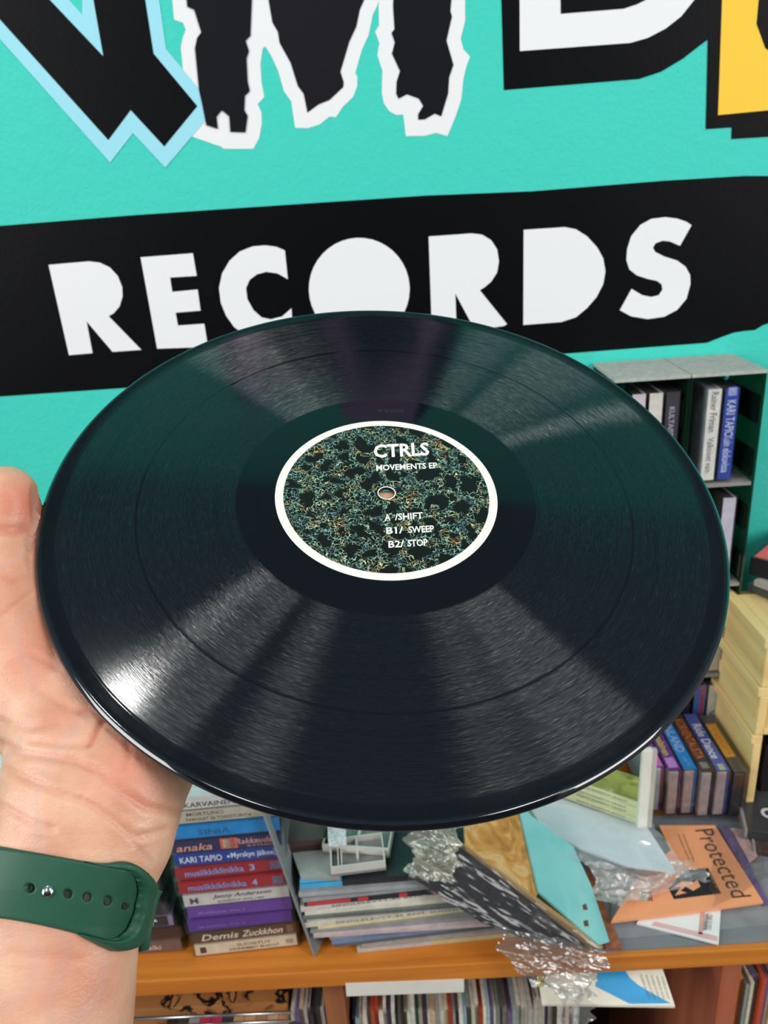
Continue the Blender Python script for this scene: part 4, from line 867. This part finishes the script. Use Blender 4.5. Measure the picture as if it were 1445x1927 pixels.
# ------------------------------------------------------------------ pile of thin sleeves
cols = ['b9b6b2', 'a09a96', '5c6064', '6e86a8', '9a9490', 'c2b0b0', '8f8f90', 'e0d2a0', 'cfcaba', 'b4b2ac', '6a7270', 'd9d4c4', 'c8c6c0', '2c2e34', '9a9ca0', '6d7276', 'a2a6aa', '8e9296', '2a2c30']
z = DESK + .0003; rnd = random.Random(11)
desc = ['grey with a yellow strip', 'warm grey', 'dark slate', 'steel blue', 'mid grey', 'pinkish grey', 'neutral grey', 'straw yellow', 'cream printed', 'light ash', 'grey green', 'pale cream', 'off-white', 'black and red spotted', 'silver grey', 'gunmetal', 'pale silver', 'plain grey', 'blue edged']
XW = .176
n_s = len(cols)
for k, c in enumerate(cols):
    th = .098 / n_s * rnd.uniform(.75, 1.2) if k < n_s - 1 else max(.003, DESK + .0985 - z)
    ang = R(3 + rnd.uniform(-2.2, 2.2)); dx = {0: .040, 1: .045, 2: .018, 3: .016, 4: .014, 5: -.001, 6: -.004, 7: .004}.get(k, rnd.uniform(-.010, -.006)); dy_ = rnd.uniform(0, .004)
    e = empty('record_sleeve', None, '%s thin sleeve, next above the %s one in the pile' % (desc[k], desc[k - 1]) if 0 < k < n_s - 1 else '%s thin sleeve at the %s of the middle pile' % (desc[k], 'bottom' if k == 0 else 'top'), 'sleeve', 'thin record sleeves in the middle pile',
              frame((-.1095 + dx, .549 + dy_, z), (math.cos(ang), math.sin(ang), 0), (-math.sin(ang), math.cos(ang), 0), (0, 0, 1)))
    box('cover', (0, .0, 0), (XW, .176, th - .0002), flat(c, .4, .12, 120), e)
    if k == 13:
        for x0, x1 in ((.003, .045), (.052, .062), (.092, .100), (.125, .17)): box('red_print', (x0, -.0003, .0008), (x1, .0, th - .0008), flat('c93a44'), e)
    if k in (8, 10, 12): text('SINGLELEVYT 45 RPM  SUOMI', (.09, -.0002, th / 2), (1, 0, 0), (0, 0, 1), .12, th * .5, flat('5a5a58'), e)
    if k == 0: box('yellow_strip', (.075, -.0003, .002), (.17, .0, th - .001), flat('c9ba3c'), e)
    if k == n_s - 1: box('blue_print', (.0, -.0003, .0005), (.04, .0, th - .001), flat('4aa8d8'), e); box('blue_print', (.0, .0, th - .0002), (.04, .022, th + .0001), flat('4aa8d8'), e)
    z += th
PT = z
# grey folded bag, empty clear cassette boxes and the dark pink box on the pile
slab('plastic_bag', [(560, 1592), (620, 1600), (640, 1652), (566, 1650), (548, 1600)], PT + .004, .0035, flat('9a9c9a', .35, .2, 40), 'grey folded plastic bag on the left of the sleeve pile', 'bag')
bx = empty('cassette', None, 'dark pinkish brown cassette lying at the back left on the sleeve pile', 'cassette', None, frame(onz(582, 1598, PT + .006), (.99, .05, 0), (-.05, .99, 0), (0, 0, 1)))
box('case', (-.026, 0, -.0055), (.026, .06, .0115), flat('55403f', .3, .2), bx, .001); box('inlay_card', (-.024, -.0004, -.004), (.024, 0, .004), flat('3c2c2c'), bx); box('case_rim', (-.0275, -.001, -.0055), (-.026, .06, .0115), flat('2a2424', .3), bx)
EM = clear('e8e8e8', .72, .08, milk='8f8c8c'); RIM = flat('c9c8c2', .25, .05)
def emptycase(org, ang, L_, W_, label):
    a = R(ang); e = empty('empty_case', None, label, 'case', 'empty clear cassette boxes', frame(org, (math.cos(a), math.sin(a), 0), (-math.sin(a), math.cos(a), 0), (0, 0, 1)))
    box('tray', (0, 0, 0), (L_, W_, .0030), flat('8a8786', .3, .08), e)
    for lo, hi in (((0, 0, .003), (L_, .0014, .0115)), ((0, W_ - .0014, .003), (L_, W_, .0115)), ((0, .0014, .003), (.0014, W_ - .0014, .0115)), ((L_ - .0014, .0014, .003), (L_, W_ - .0014, .0115)), ((.007, .0014, .003), (.0082, W_ - .0014, .0105)), ((.010, .0014, .003), (.0112, W_ - .0014, .0105))):
        box('rim', lo, hi, RIM, e)
    box('hub_peg', (L_ * .48, W_ * .30, .003), (L_ * .48 + .0022, W_ - .0014, .009), RIM, e)
    return e
emptycase(onz(624, 1650, PT + .0045) , 5, .052, .036, 'empty clear cassette box nearest on the sleeve pile')
emptycase(onz(608, 1606, PT + .0060), -9, .066, .060, 'empty clear cassette box lying behind the nearest one')
tag(slab('sticker_sheet', [(616, 1552), (650, 1552), (652, 1590), (618, 1592)], PT + .022, .0012, flat('d8d4d8', .4, .3, 260)), 'small white and ochre picture card in the rear clear cassette box', 'card')
tag(box('black_case', (.010, .62, DESK + .0003), (.060, .75, DESK + .130), flat('08090b', .6)), 'black case behind the sleeve pile in the dark gap', 'case') if False else None

# ------------------------------------------------------------------ pale wooden crates on the far right
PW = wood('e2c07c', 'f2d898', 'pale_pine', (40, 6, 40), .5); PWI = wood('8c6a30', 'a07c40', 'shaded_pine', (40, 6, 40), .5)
zc = [DESK + .0045, CAMZ - .585, CAMZ - .522, CAMZ - .459]
zc = [DESK + .0045, DESK + .116, DESK + .179, CAMZ - .456]
CL, CR = .3775, .62
names = ['pale wooden crate at the bottom of the stack by the upright cassettes', 'pale wooden crate in the middle of the stack by the upright cassettes', 'pale wooden crate at the top of the stack under the red case']
for k in range(3):
    z0, z1 = zc[k] + .0004, zc[k + 1]
    e = empty('wooden_crate', (CL, .70, z0), names[k], 'crate', 'stacked pale wooden crates'); sync()
    ch(box('side_board', (CL, .70, z0), (CL + .009, .80, z1 - .012), PW, None, .001), e)
    ch(box('side_rail', (CL - .003, .70, z1 - .0118), (CL + .009, .815, z1 - .0005), PW, None, .001), e)
    ch(box('side_rail', (CL - .0015, .705, z0 + .018), (CL - .0001, .80, z0 + .034), PW), e)
    ch(box('side_board', (CR - .009, .70, z0), (CR, .80, z1 - .0005), PW, None, .001), e)
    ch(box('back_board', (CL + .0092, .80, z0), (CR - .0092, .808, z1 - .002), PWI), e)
    if k != 0: ch(box('base_board', (CL + .0092, .70, z0), (CR - .0092, .799, z0 + .008), PW, None, .001), e) if k == 1 else None
    if k == 2: ch(box('top_board', (CL + .0092, .702, z1 - .009), (CR - .0092, .799, z1 - .001), PW, None, .001), e)
# things inside and in front of the crates
tag(box('media_case', (.400, .715, DESK + .0060), (.47, .79, DESK + .090), flat('0d0d10', .3), None, .001), 'black case inside the bottom wooden crate', 'case')
tag(box('media_case', (.4165, .7085, DESK + .052), (.50, .7145, DESK + .078), flat('c01a1e', .35), None, .001), 'red case standing inside the bottom wooden crate', 'case')
bx = empty('media_case', None, 'black case with a white round emblem lying in front of the wooden crates', 'case', None, frame(onz(1404, 1562, DESK + .022), (.97, -.25, 0), (.25, .97, 0), (0, 0, 1)))
box('case_body', (0, 0, -.012), (.11, .075, .0), flat('3a3a3c', .25, .1), bx, .001); box('case_rim', (-.0015, -.001, -.012), (.0015, .075, .0005), flat('8a8484', .2), bx)
bm = bmesh.new()
for i in range(24):
    t0, t1 = 2 * math.pi * i / 24, 2 * math.pi * (i + 1) / 24
    bm.faces.new([bm.verts.new((.028 + r_ * math.cos(t), .030 + r_ * math.sin(t), .0004)) for r_, t in ((.008, t0), (.008, t1), (.0045, t1), (.0045, t0))])
frombm('emblem_ring', bm, flat('d0ccc8', .3), bx)
bx = empty('media_case', None, 'flat brown black case under the one with the round emblem', 'case', None, frame(onz(1420, 1600, DESK + .0098), (.95, -.3, 0), (.3, .95, 0), (0, 0, 1)))
box('case_body', (0, 0, -.006), (.11, .075, .0), flat('4a3a38', .3, .15), bx, .001); box('case_rim', (-.0012, -.001, -.006), (.0012, .075, .0006), flat('a49c9c', .2), bx)
# cases on top of the crates
zt = zc[3]
def topcase(px_, py_, z0, th, c, c2, label, L_=.14, W_=.125, ang=-28):
    a = R(ang); p = onz(px_, py_, z0 + th)
    e = empty('media_case', None, label, 'case', 'cases on top of the wooden crates', frame((p[0], p[1], z0), (math.cos(a), math.sin(a), 0), (-math.sin(a), math.cos(a), 0), (0, 0, 1)))
    box('case_body', (0, 0, 0), (L_, W_, th - .0006), flat(c, .3, .08), e, .0006); box('cover_print', (.003, .002, th - .0006), (L_ - .003, W_ - .002, th), flat(c2, .35, .1), e)
    return e
topcase(1407, 1096, zt + .0005, .010, '3c4644', '55605c', 'dark grey case lowest on top of the wooden crates', ang=-60)
topcase(1419, 1090, zt + .0112, .008, 'a8a4a0', 'b8b4b0', 'silver edged case in the middle on top of the wooden crates', ang=-57)
topcase(1413, 1046, zt + .0200, .024, '14151c', 'e8605c', 'black case with a coral red cover uppermost on the wooden crates', ang=-46)

# ------------------------------------------------------------------ left edge things beyond the wrist
tag(box('media_case', (-.470, .80, DESK + .0002), (-.425, .87, DESK + .040), flat('a8343a', .4), None, .001), 'red case on the shelf left of the wrist', 'case') if False else None
p = onz(0, 1400, DESK + .02)
tag(box('media_case', (-.67, .8735, DESK + .0002), (-.48, .8885, DESK + .070), flat('a8383c', .4), None, .001), 'red case seen behind the left edge of the wrist', 'case')
tag(box('paper_card', (-.67, .821, DESK + .0002), (-.47, .8725, DESK + .036), flat('e8e8ec', .4), None, .001), 'white box seen at the left edge of the wrist below the red case', 'box')
tag(box('media_case', (-.66, .735, DESK + .0002), (-.46, .818, DESK + .014), flat('5a6470', .3), None, .001), 'slate grey case at the left edge of the wrist below the white box', 'case')

# ------------------------------------------------------------------ inside the shelf: records, box, cards
ztop = ony(800, 1903, .566)[2]
pal = ['cfc8b4', 'bdb7a6', '2a3552', 'd8d2c0', '8f9a98', '3f3a36', '99b8c4', '1c1d22', 'd4cba8', '6a5a80', 'e3dcc8', 'b0aaa0', '7d7a74', 'c8a88a', 'b84a32', 'd9d4cc', '3a2e40', 'cfc9bb', '2f5a48', '8a8c88', 'dcd6c6', '54504c']
def lprow(x0, x1, y, zt_, group, where, seed, tw=(.0028, .0052)):
    r_ = random.Random(seed); x = x0; k = 0; seen = {}
    nm = {'cfc8b4': 'cream', 'bdb7a6': 'putty', '2a3552': 'navy', 'd8d2c0': 'ivory', '8f9a98': 'sage grey', '3f3a36': 'dark brown', '99b8c4': 'pale blue', '1c1d22': 'black', 'd4cba8': 'straw', '6a5a80': 'violet', 'e3dcc8': 'pale cream', 'b0aaa0': 'stone grey', '7d7a74': 'taupe', 'c8a88a': 'tan', 'b84a32': 'brick red', 'd9d4cc': 'off-white', '3a2e40': 'plum', 'cfc9bb': 'oatmeal', '2f5a48': 'bottle green', '8a8c88': 'grey', 'dcd6c6': 'bone white', '54504c': 'charcoal', 'd08a3c': 'orange', 'c9b23c': 'mustard'}
    while x < x1:
        t = r_.uniform(*tw); c = r_.choice(pal + (['d08a3c', 'c9b23c'] if seed == 3 else [])); seen[c] = seen.get(c, 0) + 1
        hh = zt_ + r_.uniform(-.006, .004); yy = y + r_.uniform(0, .010)
        ordn = ['first', 'second', 'third', 'fourth', 'fifth', 'sixth', 'seventh', 'eighth', 'ninth', 'tenth', 'eleventh'][seen[c] - 1]
        o = box('record_sleeve', (x, yy, .0605), (x + t - .0003, yy + .30, hh), flat(c, .5, .15, 200))
        tag(o, '%s %s spined record from the left, standing %s' % (ordn, nm[c], where), 'record', group)
        if r_.random() < .5:
            box('spine_print', (.0, 0, 0), (.001, .001, .001), flat('333333')) if False else None
        x += t; k += 1
lprow(xs1 + .004, .105, .562, ztop, 'records in the middle shelf bay', 'in the middle shelf bay', 1)
lprow(xs0 - .041, xs0 - .004, .562, ztop + .012, 'records left of the wooden divider', 'left of the wooden divider', 2)
lprow(.112, .160, .575, ztop - .012, 'records behind the hanging plastic', 'behind the hanging plastic and blue card', 4)
lprow(xr1 + .003, xr1 + .075, .562, ztop + .022, 'records in the right shelf bay', 'in the right shelf bay', 3)
# white shelf label
tag(prism('shelf_label', [ony(650, 1851, .5315), ony(873, 1843, .5315), ony(873, 1867, .5315), ony(652, 1875, .5315)], (0, .0006, 0), flat('dedcd4', .5, .03)), 'blank white label strip hanging under the wooden shelf edge', 'label')
# cream and blue card
cp = [onz(1012, 1836, DESK - .040), onz(1245, 1818, DESK - .040), onz(1270, 1893, DESK - .052), onz(1020, 1889, DESK - .052)]
_n = np.cross(cp[1] - cp[0], cp[3] - cp[0]); cp[2] = onpl(1270, 1893, cp[0], _n / np.linalg.norm(_n))
cd_ = tag(prism('record_sleeve', cp, (0, 0, -.003), flat('e6e1d0', .45, .04)), 'cream sleeve with a blue wave sticking out under the shelf edge', 'sleeve'); sync()
pass
cn = np.cross(cp[1] - cp[0], cp[3] - cp[0]); cn /= np.linalg.norm(cn); cn = cn if cn[2] > 0 else -cn
def cpl(pts): return [onpl(x, y, cp[0] + cn * .0004, cn) for x, y in pts]
ch(prism('blue_wave_print', cpl([(1124, 1829), (1176, 1826), (1185, 1840), (1200, 1853), (1225, 1868), (1262, 1888), (1185, 1889), (1120, 1856)]), -cn * .0003, flat('1c9ad6', .4)), cd_)
for k in range(5):
    a, b = cpl([(1205 + k * 10, 1834 + 1 * k), (1222 + k * 9, 1880)]); ex = b - a; wd = np.linalg.norm(ex); ex /= wd; ey = np.cross(cn, ex)
    ch(text('MUSIIKKI JA LAULU', (a + b) / 2 + cn * .0004, ex, ey, wd, .0026, flat('5c5c50'), None), cd_)
ch(prism('yellow_print', cpl([(1010, 1836), (1026, 1835), (1022, 1856), (1012, 1856)]), -cn * .0003, flat('d8c83c', .4)), cd_)
# left bay: patterned box, metal rails, cassettes
bm_ = mottled('batik_print', [(.46, 'a8703f'), (.52, 'a06a3c'), (.545, '0e0c0c'), (.60, '0e0c0c'), (.63, 'b07a48')], 22, 2.5, .5)
tag(box('storage_box', (-.33, .575, .0605), (xs0 - .045, .80, ony(400, 1893, .575)[2]), bm_, None, .001), 'brown box with black splashed pattern in the left shelf bay', 'box')
def tube(name, p, q, r_, mat):
    bm = bmesh.new(); bmesh.ops.create_cone(bm, cap_ends=True, segments=14, radius1=r_, radius2=r_, depth=(Vector(q) - Vector(p)).length)
    o = frombm(name, bm, mat, None, True); o.matrix_world = Matrix.Translation((Vector(p) + Vector(q)) / 2) @ (Vector(q) - Vector(p)).to_track_quat('Z', 'Y').to_matrix().to_4x4(); return o
rl = empty('metal_rail', (-.2, .55, .79), 'pair of thin silver rails across the left shelf bay', 'rail'); sync()
MT = flat('b4b6b8', .25, .05, metal=.9)
for yy in (1905, 1921):
    o = tube('rod', ony(215, yy + 14, .553), ony(548, yy, .553), .0016, MT); sync(); ch(o, rl)
x = ony(300, 1927, .556)[0]; zz = ony(400, 1946, .556)[2]
k = 0
tc_ = ['2a2a2c', '3a3836', '9c9c9c', 'c8345c', 'c8345c', '3a3a44', 'c9a074', 'd0aa80', 'b98a60', 'd0aa80', 'c08a5c', '3c3c3c']
nmz = ['black', 'charcoal', 'grey', 'crimson', 'rose red', 'slate', 'sand', 'light tan', 'caramel', 'pale tan', 'ochre brown', 'dark grey']
for c, nn_ in zip(tc_, nmz):
    tag(box('cassette', (x, .556, zz - .10), (x + .0118, .583, zz), flat(c, .4, .1), None, .0008), '%s case in the row under the silver rails' % nn_, 'case', 'cases under the silver rails'); x += .0122
